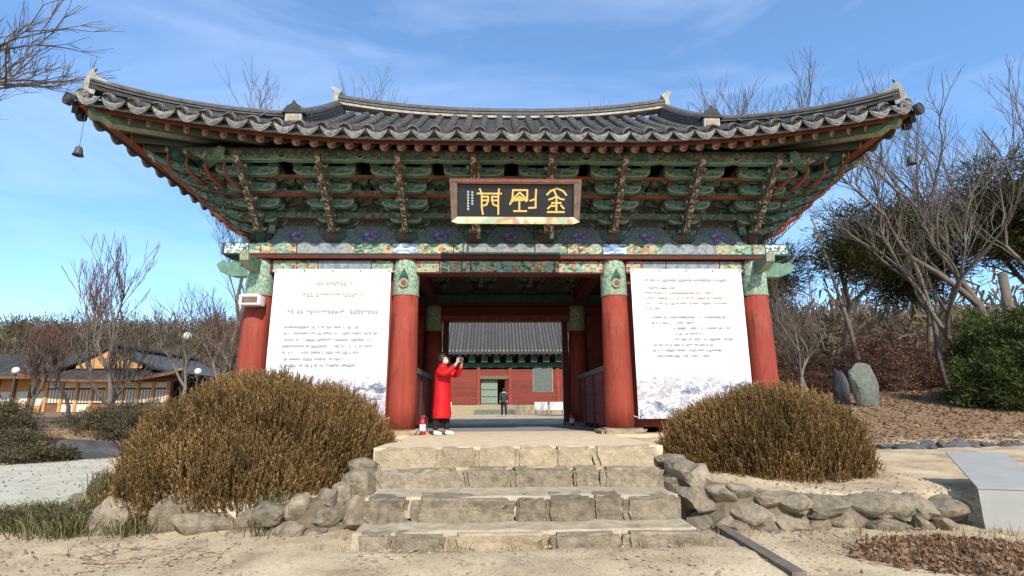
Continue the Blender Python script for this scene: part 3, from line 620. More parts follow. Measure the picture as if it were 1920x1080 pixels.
DRIP = b.mesh('drip_tile', [M['tile_face']])
ENDK = ENDT.copy(); ENDK.materials[0] = M['tile_dark']
slope(front, HX, dmax_front, True); slope(rear, HX, dmax_front, False)
for s in (-1, 1): slope(lambda u, d, dz=0, s=s: side(s, u, d, dz), HY, dmax_side, True)
# hidden core added so that no light leaks through the roof
b = MB(); b.grid([[(x_, y_, 5.95 + (1.0 if 0 < y_ < 5.6 and abs(x_) < 5.6 else -.05)) for x_ in (-6.9, -5.5, 5.5, 6.9)] for y_ in (-1.3, .1, 5.5, 6.9)]); obj('roof_light_block', b, M['soffit'], gate)
# rafters
def rafter(a, bpt, r=.088):
    o = obj('rafter', MB().tube([a, bpt], [r * 1.05, r], 10), M['rafter'], gate, smooth=True)
    d = (Vector(bpt) - Vector(a)).normalized(); e = link('rafter_end', REND, o); e.matrix_local = Matrix.Translation(Vector(bpt)) @ d.to_track_quat('Z', 'Y').to_matrix().to_4x4()
REND = MB().lathe([(.085, -.004), (.088, .0), (.088, .008), (.04, .010), (.038, .016), (0, .016)], 12).mesh('rafter_end', [M['rafter_end']])
u = -7.83; 
xsr = [-7.75 + .345 * i for i in range(46)]
for x_ in xsr:
    ax_ = abs(x_); s = 1 if x_ > 0 else -1
    e = front(x_, .33, -.30)
    if ax_ < 5.0: a = front(x_, 2.9, -.30)
    else:
        t = (ax_ - 5.0) / 2.9; a = Vector((s * (4.9 + .5 * t), .4 - .3 * t, 6.62 - .1 * t))
    rafter(a, e)
for s in (-1, 1):
    for k in range(30):
        u = -5.0 + .345 * k
        if abs(u) > 5.0: continue
        e = side(s, u, .33, -.30)
        if abs(u) < 2.6: a = side(s, u, 2.6, -.30)
        else:
            t = (abs(u) - 2.6) / 2.5; su = 1 if u > 0 else -1; a = Vector((s * (5.3 - .3 * t), MY + su * (2.5 - .15 * t), 6.6))
        rafter(a, e)
    for yy in (-1, 1):       # hip rafter
        A = Vector((s * 4.9, MY + yy * 2.2, 6.75)); B = Vector((SXf(s * 8.02), MY + yy * 5.2, 6.00))
        hb = MB(); d = (B - A).normalized(); sdv = d.cross(Vector((0, 0, 1))).normalized(); up = sdv.cross(d); Lg = (B - A).length
        hb.prism([(0, -.17), (Lg - .35, -.17), (Lg - .2, -.05), (Lg - .05, -.08), (Lg, .05), (Lg - .05, .15), (0, .15)], A, d, up, sdv * .12, mi=0, side=1)
        obj('hip_rafter', hb, [M['green2'], M['cream']], gate)
# ridges
def ridge_body(fnc, n, w, h, name, base=.0, pm='plaster'):
    """stack: plaster course, tile courses, rounded cap, swept along fnc(t)->Vector at tile level"""
    pts = [fnc(i / n) for i in range(n + 1)]
    def sweep(prof, m_, nm, parent):
        b = MB(); rows_ = []
        for i, p in enumerate(pts):
            d = pts[min(n, i + 1)] - pts[max(0, i - 1)]; d.normalize(); sdv = d.cross(Vector((0, 0, 1))).normalized()
            rows_.append([p + sdv * a + Vector((0, 0, c)) for a, c in prof])
        b.grid(rows_); K = len(prof); 
        b.add(rows_[0], [tuple(range(K))]); b.add(rows_[-1], [tuple(range(K))[::-1]])
        return obj(nm, b, m_, parent)
    r = sweep([(-w, base), (-w, base + .07), (w, base + .07), (w, base), (-w, base)], M[pm], name, gate)
    nl = max(2, int((h - .07) / .085)); hh = (h - .07) / nl
    prof = []
    for k in range(nl): prof += [(-w * 1.12, base + .07 + k * hh + .02), (-w * 1.12, base + .07 + (k + 1) * hh - .012), (-w * .95, base + .07 + (k + 1) * hh - .01), (-w * .95, base + .07 + (k + 1) * hh + .012)]
    prof = prof + [(-w * .7, base + h), (-w * .5, base + h + .07), (0, base + h + .11), (w * .5, base + h + .07), (w * .7, base + h)] + [(-a, c) for a, c in reversed(prof)]
    sweep(prof, M['tile'], 'ridge_courses', r)
    return r
def main(t):
    x = -GABX - .0 + 2 * GABX * t; q = abs(x) / GABX; return Vector((SXf(x), MY, 8.93 + .40 * q ** 2.3))
r = ridge_body(main, 40, .17, .28, 'main_ridge')
for s in (-1, 1):
    # white end of the main ridge with a curled tip
    e = MB().prism([(-.02, -.55), (.10, -.55), (.12, .1), (.10, .42), (.22, .62), (.05, .60), (-.12, .48), (-.02, .3)], (SXf(s * (GABX + .02)), MY, 9.25), (s, 0, 0), (0, 0, 1), (0, .2, 0)); obj('ridge_end', e, M['plaster'], r)
    # descending ridges
    for yy in (1, -1):
        def desc(t, s=s, yy=yy):
            Y = MY - yy * (MY - .0) * t * 1.02; d = (min(Y, 2 * MY - Y) + 2.18); return Vector((SXf(s * (GABX + .02 + .12 * t)), Y, Z0 + .5 * d + .03 * d * d + .03))
        rd = ridge_body(desc, 18, .15, .42, 'descending_ridge')
        pe = desc(1)
        e = MB().box(-.24, .24, -.10, .04, -.02, .46); e.box(-.17, .17, -.13, -.09, .08, .36, 1)
        o = obj('ridge_end', e, [M['plaster'], M['stone_tan']], rd, loc=pe, sc=.8)
        cp = MB().prism([(-.34, 0), (-.2, .22), (-.08, .28), (0, .42), (.08, .28), (.2, .22), (.34, 0)], (0, 0, .46), (1, 0, 0), (0, 0, 1), (0, .14, 0)); obj('ridge_cap', cp, M['tile_dark'], rd, loc=pe + Vector((0, 0, .002)), sc=.8)
        def hip(t, s=s, yy=yy):
            c = (HX - GABX - .05) * (1 - t) + .16 * t; x = HX - c * 1.0; y = -2.6 + c
            zz = zroof(c, max(0, c - inset(c))) ; y = y if yy > 0 else 2 * MY - y; return Vector((SXf(s * x), y, zz + .02 + .12 * t ** 3))
        rh = ridge_body(hip, 26, .14, .2, 'hip_ridge', pm='tile_dark')
        pe = hip(1); dv = (hip(1) - hip(.9)).normalized(); ang = math.atan2(dv.y, dv.x)
        e = MB().prism([(-.12, -.16), (.06, -.16), (.10, .1), (.06, .28), (-.02, .50), (-.10, .34), (-.45, .26), (-.5, .18), (-.15, .12)], (0, 0, .04), (1, 0, 0), (0, 0, 1), (0, .16, 0)); obj('ridge_end', e, M['plaster'], rh, loc=pe, rz=ang, sc=.8)
        e = MB().tube([(-.03, 0, .34), (-.05, 0, .5), (-.12, 0, .64)], [.06, .04, .012], 6); obj('ridge_horn', e, M['tile_dark'], rh, loc=pe, rz=ang, sc=.8)
    gb = MB().add([(s * (GABX - .15), .55, 7.0), (s * (GABX - .15), 5.05, 7.0), (s * (GABX - .15), 2.8, 8.95)], [(0, 1, 2)]); gb.add([(s * (GABX - .2), .55, 7.0), (s * (GABX - .2), 5.05, 7.0), (s * (GABX - .2), 2.8, 8.95)], [(0, 2, 1)]); obj('gable_wall', gb, M['red_dark'], gate)
    # eave corner: cluster of tiles closing the tip
    for k in range(3):
        a = Vector((SXf(s * (HX - .02)), -2.6 + .0, Z0 + .46)); e = link('end_tile', ENDK, gate, loc=a + Vector((s * (.02 - .16 * k * 0), -.03 + .17 * k, -.08 - .07 * k)), rz=(PI / 2, 0, s * (.4 + .5 * k)), sc=1.0)

# ------------------------------------------------------------------ things hung on the gate
def strokes_mesh(name, polys, w, m, depth=.006):
    b = MB()
    for pl in polys:
        for (x0, y0), (x1, y1) in zip(pl[:-1], pl[1:]):
            d = Vector((x1 - x0, 0, y1 - y0)); L_ = d.length
            if L_ < 1e-6: continue
            d.normalize(); nrm = Vector((-d.z, 0, d.x)) * w / 2; a = Vector((x0, 0, y0)) - d * w * .3; e = Vector((x1, 0, y1)) + d * w * .3
            k = depth + random.uniform(0, .0008)
            b.add([a - nrm, e - nrm, e + nrm, a + nrm, a - nrm - Vector((0, k, 0)), e - nrm - Vector((0, k, 0)), e + nrm - Vector((0, k, 0)), a + nrm - Vector((0, k, 0))],
                  [(4, 5, 6, 7), (0, 4, 7, 3), (1, 2, 6, 5), (0, 1, 5, 4), (3, 7, 6, 2)])
    return b.mesh(name, [m])
# name plaque
pl = thing('name_plaque', 'black name plaque with three gold characters hung under the eave over the gateway', 'plaque', (.065, -1.62, 4.62))
pl.rotation_euler = (math.radians(15), 0, 0)
BW, BH = 1.16, .33
obj('board', MB().box(-BW, BW, 0, .04, -BH, BH), M['black'], pl)
def fbar(poly, m_, nm): obj(nm, MB().prism(poly, (0, -.03, 0), (1, 0, 0), (0, 0, 1), (0, .045, 0)), M[m_], pl)
fbar([(-BW - .16, BH + .10), (BW + .16, BH + .10), (BW + .01, BH + .0), (-BW - .01, BH + .0)], 'orange', 'frame_top')
obj('frame_top_edge', MB().box(-BW - .12, BW + .12, -.085, -.076, BH + .03, BH + .07), M['frame_brown'], pl)
fbar([(-BW - .13, -BH - .10), (-BW - .0, -BH - .14), (BW + .0, -BH - .14), (BW + .13, -BH - .10), (BW + .01, -BH - .003), (-BW - .01, -BH - .003)], 'frame_pale', 'frame_bottom')
for s in (-1, 1): fbar([(s * (BW + .165), BH + .097), (s * (BW + .012), BH - .002), (s * (BW + .012), -BH + .0), (s * (BW + .125), -BH - .09)][::s], 'frame_brown', 'frame_side')
kx = 2 * BW / 1530; cv = lambda P: [((x - 955) * kx, -(y - 352) * kx * 1.02) for x, y in P]
gold = [[(1372, 272), (1420, 225), (1510, 188), (1590, 225), (1632, 275)], [(1470, 225), (1500, 290), (1500, 495)], [(1400, 335), (1450, 320), (1500, 290), (1550, 325), (1600, 335)], [(1440, 378), (1560, 378)], [(1385, 452), (1440, 405)], [(1600, 452), (1560, 408)], [(1500, 420), (1430, 415)], [(1380, 497), (1605, 497)]]
obj_ = link('gilt_character', strokes_mesh('gilt_character', [cv(p) for p in gold], .036, M['gold']), pl)
gang = [[(880, 400), (912, 330), (920, 215), (1110, 215), (1110, 345), (1080, 330)], [(930, 320), (1010, 245), (1090, 320)], [(905, 365), (960, 330), (1010, 300), (1060, 330), (1100, 360)], [(960, 350), (1005, 330), (1045, 350)], [(1005, 345), (1005, 485)], [(930, 487), (1100, 487)], [(1228, 205), (1222, 300), (1222, 440), (1130, 445)], [(1150, 352), (1215, 330)]]
link('gilt_character', strokes_mesh('gilt_character', [cv(p) for p in gang], .036, M['gold']), pl)
mun = [[(445, 262), (765, 262)], [(478, 200), (505, 262), (505, 440), (520, 530)], [(735, 200), (725, 262), (725, 530)], [(505, 305), (590, 300), (592, 350), (505, 350)], [(592, 350), (570, 405), (512, 425)], [(725, 305), (642, 300), (640, 350), (725, 350)], [(640, 350), (660, 405), (718, 425)]]
link('gilt_character', strokes_mesh('gilt_character', [cv(p) for p in mun], .034, M['gold']), pl)
sig = []
for cx_, y0_, y1_ in ((325, 235, 470), (380, 240, 415)):
    y_ = y0_
    while y_ < y1_: sig += [[(cx_ - 12, y_), (cx_ + 12, y_ + 4)], [(cx_, y_ - 6), (cx_ - 4, y_ + 18)], [(cx_ - 10, y_ + 16), (cx_ + 11, y_ + 14)]]; y_ += 37
link('signature', strokes_mesh('signature', [cv(p) for p in sig], .011, M['pale_ink']), pl)['kind'] = 'stuff'
for x_ in (-.75, .75): obj('hanger', MB().tube([(x_, .02, BH + .05), (x_, .25, BH + .55)], .02, 6), M['orange'], pl)
for x_ in (-.75, .75): obj('support_bracket', MB().prism([(0, -.14), (.10, -.14), (.25, -.42), (.14, -.42)], (x_, 0, -BH - .0), (0, 1, 0), (0, 0, 1), (.035, 0, 0)), M['tongue'], pl)

# banners with printed lines
def banner(name, label, x0, x1, z0_, z1_, lines, seed):
    rnd = random.Random(seed)
    t = thing(name, label, 'banner', ((x0 + x1) / 2, -.335, z0_), group='large white printed banners')
    w = x1 - x0; h = z1_ - z0_
    for sx in (-1, -.5, 0, .5, 1):
        for zz in (.04, h - .04): obj('eyelet', MB().lathe([(.018, 0), (.018, .004), (.008, .004), (.008, 0)], 10), M['steel_dark'], t, loc=(sx * (w / 2 - .04), -.03, zz), rz=(PI / 2, 0, 0))
    P = [[(-w / 2 + w * i / 40, -.012 * math.sin(i * .55 + j * .12) * (.4 + .6 * j / 40) * .5 + .01 * noise.noise(Vector((i * .2, j * .2, seed))), h * j / 40) for i in range(41)] for j in range(41)]
    P2 = [[(x, y + .004, z) for x, y, z in r] for r in P]
    b = MB(); b.grid(P, 0); b.grid([r[::-1] for r in P2], 1); o = obj('banner_sheet', b, [M['banner_print'], M['white']], t, smooth=True)
    for (zz, xa, xb, hh, mm, gap) in lines:
        seg = []; x = -w / 2 + w * xa; xe = -w / 2 + w * xb; z = h * zz; cw = hh * .9
        while x < xe:
            if rnd.random() < gap: x += cw * .7; continue
            q = rnd.random(); f = lambda u_, v_: (x + u_ * cw, z + v_ * hh)
            if q < .4: seg += [[f(.05, .9), f(.5, .9)], [f(.05, .9), f(.05, .5), f(.5, .5)], [f(.75, 1), f(.75, .4)], [f(.75, .7), f(.92, .7)]]
            elif q < .7: seg += [[f(.1, .9), f(.8, .9), f(.8, .65)], [f(0, .5), f(.92, .5)], [f(.45, .5), f(.45, .3)]]
            else: seg += [[f(.05, .95), f(.4, .95), f(.4, .6), f(.05, .6), f(.05, .95)], [f(.72, 1), f(.72, .35)]]
            if rnd.random() < .5: seg += [[f(.15, .22), f(.8, .22), f(.8, 0), f(.15, 0)]]
            x += cw * 1.12
        me = strokes_mesh('text_line', seg, max(hh * .24, .013), M[mm], .001); link('text_line', me, t, loc=(0, -.03, 0))['kind'] = 'stuff'
    for sx in (-1, 1):
        for zz in (.02, h - .06): obj('tie_cord', MB().tube([(sx * (w / 2 - .02), 0, zz), (sx * (w / 2 + .09), .06, zz + .04)], .006, 5), M['white'], t)
    return t
def banner_print():
    m, t, b = _base('banner_print'); L = t.links.new; b.inputs['Roughness'].default_value = .5
    co = t.nodes.new('ShaderNodeTexCoord'); sp = t.nodes.new('ShaderNodeSeparateXYZ'); L(co.outputs['Object'], sp.inputs[0])
    n = t.nodes.new('ShaderNodeTexNoise'); n.inputs['Scale'].default_value = 1.4; n.inputs['Detail'].default_value = 10; n.inputs['Roughness'].default_value = .75
    mp_ = t.nodes.new('ShaderNodeMapping'); mp_.inputs['Scale'].default_value = (1, 1, 1.8); L(co.outputs['Object'], mp_.inputs[0]); L(mp_.outputs[0], n.inputs['Vector'])
    r = t.nodes.new('ShaderNodeValToRGB'); e = r.color_ramp.elements; e[0].position = .30; e[0].color = (.05, .06, .10, 1); e[1].position = .72; e[1].color = (.75, .7, .7, 1)
    for p, c in ((.4, (.10, .11, .16)), (.45, (.3, .3, .33)), (.49, (.7, .7, .72)), (.53, (.30, .2, .2)), (.58, (.5, .52, .55)), (.64, (.12, .15, .2))): q = e.new(p); q.color = (*c, 1)
    L(n.outputs[0], r.inputs[0])
    n2 = t.nodes.new('ShaderNodeTexNoise'); n2.inputs['Scale'].default_value = 5; n2.inputs['Detail'].default_value = 6; L(mp_.outputs[0], n2.inputs['Vector'])
    ma = t.nodes.new('ShaderNodeMath'); ma.operation = 'MULTIPLY_ADD'; ma.inputs[1].default_value = .5; L(n2.outputs[0], ma.inputs[0]); L(sp.outputs[2], ma.inputs[2])
    mr = t.nodes.new('ShaderNodeMapRange'); mr.inputs[1].default_value = 1.0; mr.inputs[2].default_value = 1.4; L(ma.outputs[0], mr.inputs[0])
    mx_ = t.nodes.new('ShaderNodeMixRGB'); mx_.inputs[2].default_value = (.80, .81, .84, 1); L(mr.outputs[0], mx_.inputs[0]); L(r.outputs[0], mx_.inputs[1]); L(mx_.outputs[0], b.inputs['Base Color']); return m
M['banner_print'] = banner_print()
LZ = lambda y: (y - .4) / 3.1
Lh = [(.895 - .0, .37, .65, .075, 'ink_warm', .15), (.815, .26, .76, .075, 'ink_warm', .15), (.70, .14, .88, .075, 'ink', .12)]
Lh += [(.60 - .042 * i, .12, xe_, .042, 'ink' if i % 2 else 'ink_blue', .28) for i, xe_ in enumerate((.74, .9, .86, .86, .76, .62, .74))]
banner('printed_banner', 'white printed banner left of the gateway with centred title lines', -5.13, -2.62, .30, 3.52, Lh, 3)
Rh = [(.915, .12, .86, .045, 'ink_blue', .15)] + [(.865 - .036 * i, .12, xe_, .034, 'ink_warm', .3) for i, xe_ in enumerate((.4, .72, .85, .85, .26))]
Rh += [(.66 - .037 * i, xa_, xe_, .036, 'ink', .3) for i, (xa_, xe_) in enumerate(((.16, .84), (.16, .55), (.36, .88), (.36, .6), (.36, .86), (.16, .7), (.16, .76), (.16, .64)))]
banner('printed_banner', 'white printed banner right of the gateway with small text and indented lines', 2.66, 5.14, .30, 3.54, Rh, 5)

# white box on the left outer column, wind bells
t = thing('speaker_box', 'small white box fixed on the front of the left outer red column', 'box', (-5.50, -.32, 2.80))
obj('case', MB().prism([(-.22, -.11), (.22, -.11), (.22, .09), (.16, .12), (-.16, .12), (-.22, .09)], (0, -.14, 0), (1, 0, 0), (0, 0, 1), (0, .12, 0)), M['label'], t)
obj('grille', MB().box(-.16, .16, -.268, -.262, -.07, .06), M['frame_brown'], t); obj('mounting_arm', MB().box(-.05, .05, -.03, .03, -.14, .16), M['steel_dark'], t)
def bell(x, y, z, ztop, label):
    t = thing('wind_bell', label, 'wind bell', (x, y, z), group='wind bells under the eave corners')
    t.scale = (.62,) * 3
    obj('bell_body', MB().lathe([(.02, .30), (.07, .27), (.10, .2), (.115, .08), (.15, 0), (.14, 0), (.10, .07), (.0, .2)], 14), M['steel_dark'], t, smooth=True)
    obj('chain', MB().tube([(0, 0, .3), (0, 0, (ztop - z) / .62)], .008, 5), M['steel_dark'], t)
    obj('clapper', MB().tube([(0, 0, .2), (0, 0, -.04)], .012, 6), M['steel_dark'], t)
    return t
bell(-8.02, -2.45, 5.12, 6.0, 'dark wind bell hanging free below the left eave corner against sky')
bell(7.72, -2.42, 5.1, 5.95, 'dark wind bell under the right eave corner in front of bare branches')
def extinguisher(x, y, label):
    t = thing('fire_extinguisher', label, 'fire extinguisher', (x, y, 0), group='fire extinguishers inside the gateway')
    t.scale = (.8,) * 3
    obj('cylinder', MB().lathe([(.075, 0), (.085, .02), (.085, .33), (.06, .4), (.03, .42), (.03, .45)], 14), M['red_gloss'], t, smooth=True)
    obj('paper_label', MB().lathe([(.0875, .1), (.0875, .27)], 14), M['label'], t)
    obj('valve', MB().box(-.05, .07, -.015, .015, .45, .50), M['steel_dark'], t)
    obj('hose', MB().tube([(.05, 0, .47), (.12, 0, .42), (.12, 0, .2), (.10, 0, .12)], .011, 6), M['steel_dark'], t)
extinguisher(-1.86, -.15, 'red fire extinguisher beside the left inner column near the person in red')
extinguisher(2.02, 5.1, 'red fire extinguisher at the foot of the rear right door jamb')

# ------------------------------------------------------------------ people
def skin(name, V, E, Rr, m_, parent, sub=2, root=0):
    me = bpy.data.meshes.new(name); me.from_pydata(V, E, []); o = bpy.data.objects.new(name, me); COL.objects.link(o)
    md = o.modifiers.new('skin', 'SKIN'); md.use_smooth_shade = True
    for i, r in enumerate(Rr): me.skin_vertices[0].data[i].radius = (r if hasattr(r, '__len__') else (r, r))
    me.skin_vertices[0].data[root].use_root = True
    s = o.modifiers.new('sub', 'SUBSURF'); s.levels = sub; s.render_levels = sub
    dg = bpy.context.evaluated_depsgraph_get(); me2 = bpy.data.meshes.new_from_object(o.evaluated_get(dg)); o.modifiers.clear(); o.data = me2
    me2.materials.clear(); me2.materials.append(m_); me2.polygons.foreach_set('use_smooth', [True] * len(me2.polygons)); me2.name = name
    o.parent = parent; return o
def chain(V, E, Rr, pts, start=None):
    prev = start
    for p, r in pts:
        V.append(p); Rr.append(r); i = len(V) - 1
        if prev is not None: E.append((prev, i))
        prev = i
    return prev
def hand(V, E, Rr, w, d, up, start):
    """palm and five fingers from wrist w along d"""
    w, d, up = Vector(w), Vector(d).normalized(), Vector(up).normalized(); s = d.cross(up)
    p = chain(V, E, Rr, [(tuple(w + d * .04), .022), (tuple(w + d * .075), .024)], start)
    for k, (o_, L_) in enumerate(((-.03, .055), (-.01, .068), (.01, .065), (.03, .05))):
        chain(V, E, Rr, [(tuple(w + d * (.09) + s * o_), .009), (tuple(w + d * (.09 + L_ * .55) + s * o_ * 1.1 + up * .008), .008), (tuple(w + d * (.09 + L_) + s * o_ * 1.1 + up * .026), .007)], p)
    chain(V, E, Rr, [(tuple(w + d * .05 - s * .035 + up * .01), .010), (tuple(w + d * .085 - s * .048 + up * .03), .008)], p - 1)
# red-coated person, facing right, both arms raised to the face holding a phone
P1 = thing('person', 'person in long red padded coat raising both arms by the left inner column', 'person', (-1.45, -.35, .0), rz=math.radians(-30))
V, E, Rr = [], [], []
pel = chain(V, E, Rr, [((0, 0, .84), (.135, .11))]); ch = chain(V, E, Rr, [((.0, 0, 1.0), (.125, .10)), ((.01, 0, 1.17), (.13, .105)), ((.01, 0, 1.31), (.11, .09)), ((.02, 0, 1.38), .055), ((.03, 0, 1.43), .05)], pel)
chain(V, E, Rr, [((.045, 0, 1.48), .075), ((.05, 0, 1.55), .082), ((.045, 0, 1.605), .06)], ch)
for s in (-1, 1):
    leg = chain(V, E, Rr, [((.0, s * .085, .78), .095), ((.01 + s * .03, s * .10, .46), .062), ((-.0 + s * .06, s * .105, .26), .055), ((-.02 + s * .07, s * .105, .08), .042), ((.05 + s * .07, s * .11, .035), .036), ((.13 + s * .07, s * .115, .03), .03)], pel)
    sh = chain(V, E, Rr, [((.03, s * .17, 1.32), .058)], ch - 2)
    el = chain(V, E, Rr, [((.19, s * .23, 1.22), .046), ((.29, s * .18, 1.27), .042), ((.41, s * .10, 1.43), .03)], sh)
    hand(V, E, Rr, V[-1], (.25, -s * .25, .9), (-.1, -s * 1, 0), el)
skin('body', V, E, Rr, M['skin'], P1)
# trousers and shoes
V, E, Rr = [], [], []; pel = chain(V, E, Rr, [((0, 0, .80), (.12, .10))])
for s in (-1, 1): chain(V, E, Rr, [((.0, s * .085, .72), .095), ((.01 + s * .03, s * .10, .46), .078), ((s * .06, s * .105, .26), .068), ((-.015 + s * .07, s * .105, .09), .058)], pel)
skin('trousers', V, E, Rr, M['cloth_black'], P1)
for s in (-1, 1):
    V, E, Rr = [], [], []; chain(V, E, Rr, [((-.045 + s * .07, s * .107, .045), .05), ((.03 + s * .07, s * .11, .045), .05), ((.11 + s * .07, s * .115, .038), .046), ((.17 + s * .07, s * .118, .033), .034)]); skin('shoe', V, E, Rr, M['shoe'], P1)
# coat: lofted rings with quilting, sleeves by skin
b = MB(); rings = []; prof = [(.34, .205, .175), (.40, .208, .178), (.55, .20, .172), (.75, .192, .165), (.9, .182, .158), (1.02, .178, .152), (1.15, .185, .152), (1.26, .195, .145), (1.33, .18, .125), (1.385, .11, .095), (1.42, .085, .085), (1.46, .095, .095)]
zz_ = np.linspace(0, len(prof) - 1, 46); ir = lambda k, t_: np.interp(t_, range(len(prof)), [p[k] for p in prof])
for t_ in zz_:
    z = ir(0, t_); ry, rx = ir(1, t_), ir(2, t_); q = 1 + .022 * abs(math.sin(z * 3.14159 / .085)) if z < 1.3 else 1
    fo = lambda a, z=z: 1 + .05 * noise.noise(Vector((math.cos(a) * 2.2, math.sin(a) * 2.2, z * 5))) + .035 * noise.noise(Vector((math.cos(a) * 5, math.sin(a) * 5, z * 12)))
    rings.append([(rx * q * math.cos(a) * fo(a) + .01, ry * q * math.sin(a) * fo(a), z) for a in np.linspace(0, 2 * PI, 33)])
b.grid(rings); b.grid([[(x * .93, y * .93, z) for x, y, z in rings[0]], rings[0]]); obj('coat', b, M['cloth_red'], P1, smooth=True)
for s in (-1, 1):
    V, E, Rr = [], [], []; chain(V, E, Rr, [((.0, s * .10, 1.29), .09), ((.04, s * .18, 1.30), .085), ((.13, s * .235, 1.24), .078), ((.19, s * .23, 1.22), .075), ((.29, s * .18, 1.28), .068), ((.39, s * .11, 1.405), .052)]); skin('sleeve', V, E, Rr, M['cloth_red'], P1)
hb = MB(); hb.lathe([(.0, .105), (.05, .10), (.088, .06), (.104, .0), (.10, -.05), (.085, -.12)], 18, (-.014, 0, 1.575)); obj('hair', hb, M['hair'], P1, smooth=True)
fc = MB(); fc.lathe([(.0, -.06), (.04, -.055), (.060, -.02), (.062, .01), (.05, .035), (.0, .04)], 14, (.072, 0, 1.505)); MB().prism([(-.05, -.045), (.05, -.045), (.06, .0), (.045, .04), (-.045, .04), (-.06, 0)], (.13, 0, 1.515), (0, 1, 0), (0, 0, 1), (.012, 0, 0)); obj('face_mask', fc, M['paper'], P1, smooth=True)
fe = MB(); [fe.lathe([(.0, -.008), (.011, 0), (.0, .008)], 8, (.125, s * .032, 1.575)) for s in (-1, 1)]; obj('eyes', fe, M['hair'], P1)
ph = thing('smartphone', 'smartphone held up between the hands of the person in red', 'phone', (-1.045, -.585, 1.53), rz=math.radians(-30)); obj('phone_body', MB().box(-.006, .006, -.075, .075, -.035, .04), M['steel_dark'], ph); obj('screen', MB().box(-.0075, -.006, -.07, .07, -.031, .036), M['black'], ph)
# dark-coated person in the courtyard walking toward the hall
P2 = thing('person', 'person in dark grey coat walking across the courtyard before the far hall', 'person', (.22, 22, .07), rz=PI / 2 + .2)
V, E, Rr = [], [], []; pel = chain(V, E, Rr, [((0, 0, .88), (.14, .11))]); ch = chain(V, E, Rr, [((0, 0, 1.05), (.13, .1)), ((0, 0, 1.25), (.14, .1)), ((0, 0, 1.36), (.11, .08)), ((.01, 0, 1.44), .05)], pel)
chain(V, E, Rr, [((.02, 0, 1.50), .07), ((.025, 0, 1.57), .085), ((.02, 0, 1.63), .06)], ch)
for s in (-1, 1):
    chain(V, E, Rr, [((0, s * .09, .8), .095), ((s * .10 + .03, s * .09, .46), .06), ((s * .17 - .04, s * .09, .1), .042), ((s * .17 + .06, s * .1, .03), .034)], pel)
    el = chain(V, E, Rr, [((0, s * .18, 1.36), .055), ((-s * .04, s * .23, 1.1), .045), ((-s * .02 + .06, s * .23, .88), .032)], ch - 1); hand(V, E, Rr, V[-1], (.15, 0, -1), (0, -s, 0), el)
skin('body', V, E, Rr, M['skin'], P2, 1)
V, E, Rr = [], [], []; pel = chain(V, E, Rr, [((0, 0, .7), (.19, .16))]); ch = chain(V, E, Rr, [((0, 0, .95), (.17, .14)), ((0, 0, 1.25), (.17, .13)), ((0, 0, 1.40), (.12, .10))], pel)
for s in (-1, 1): chain(V, E, Rr, [((0, s * .19, 1.35), .075), ((-s * .04, s * .24, 1.1), .065), ((-s * .02 + .05, s * .235, .93), .055)], ch - 1)
skin('coat', V, E, Rr, M['cloth_grey'], P2, 1)
V, E, Rr = [], [], []; pel = chain(V, E, Rr, [((0, 0, .88), (.15, .12))])
for s in (-1, 1): chain(V, E, Rr, [((0, s * .09, .78), .105), ((s * .10 + .03, s * .09, .46), .078), ((s * .17 - .04, s * .09, .1), .06), ((s * .17 + .07, s * .1, .05), .045)], pel)
skin('trousers', V, E, Rr, M['cloth_black'], P2, 1)
hb = MB(); hb.lathe([(.0, .1), (.06, .09), (.098, .04), (.105, -.03), (.09, -.1)], 14, (.01, 0, 1.58)); obj('hair', hb, M['hair'], P2, smooth=True)

# ------------------------------------------------------------------ retaining walls
def rockwall(name, label, path, group=None, zt=None, tone=None, sz=.36, seed=1):
    random.seed(seed); t = thing(name, label, 'stone wall', (path[0][0], path[0][1], gz(path[0][0], path[0][1] - .3)), group=group); o0 = t.location.copy()
    core = MB(); core.grid([[(x - o0.x, y - o0.y + .12, b_ - .1 - o0.z) for x, y, b_, t_ in path], [(x - o0.x, y - o0.y + .0, b_ - o0.z) for x, y, b_, t_ in path], [(x - o0.x, y - o0.y + .03, t_ - .07 - o0.z) for x, y, b_, t_ in path], [(x - o0.x, y - o0.y + .4, t_ - .04 - o0.z) for x, y, b_, t_ in path]]); obj('packed_soil', core, M['soil'], t)
    for (x0, y0, b0, t0), (x1, y1, b1, t1) in zip(path[:-1], path[1:]):
        Ls = math.hypot(x1 - x0, y1 - y0); ang = math.atan2(y1 - y0, x1 - x0); hgt = (t0 - b0 + t1 - b1) / 2; nc = max(1, round(hgt / .23))
        for c in range(nc):
            s = random.uniform(0, .1)
            while s < Ls:
                w = random.choice((.22, .3, .38, .5)) * random.uniform(.85, 1.15) * sz / .36; f = (s + w / 2) / Ls
                if f > 1.08: break
                bb = b0 + (b1 - b0) * f; tt = t0 + (t1 - t0) * f; hh = (tt - bb) / nc
                x = x0 + (x1 - x0) * f; y = y0 + (y1 - y0) * f
                place_rock(t, Vector((x + random.uniform(-.03, .03), y + random.uniform(-.04, .05) + .05 * c, bb + hh * (c + .5) + random.uniform(-.02, .02))) - o0, (w * 1.15, random.uniform(.3, .5), hh * random.uniform(1.05, 1.6)), 'stone', ang + random.uniform(-.2, .2), tilt=(random.uniform(-.2, .2), random.uniform(-.15, .15)), m=tone)
                s += w * .97
    return t
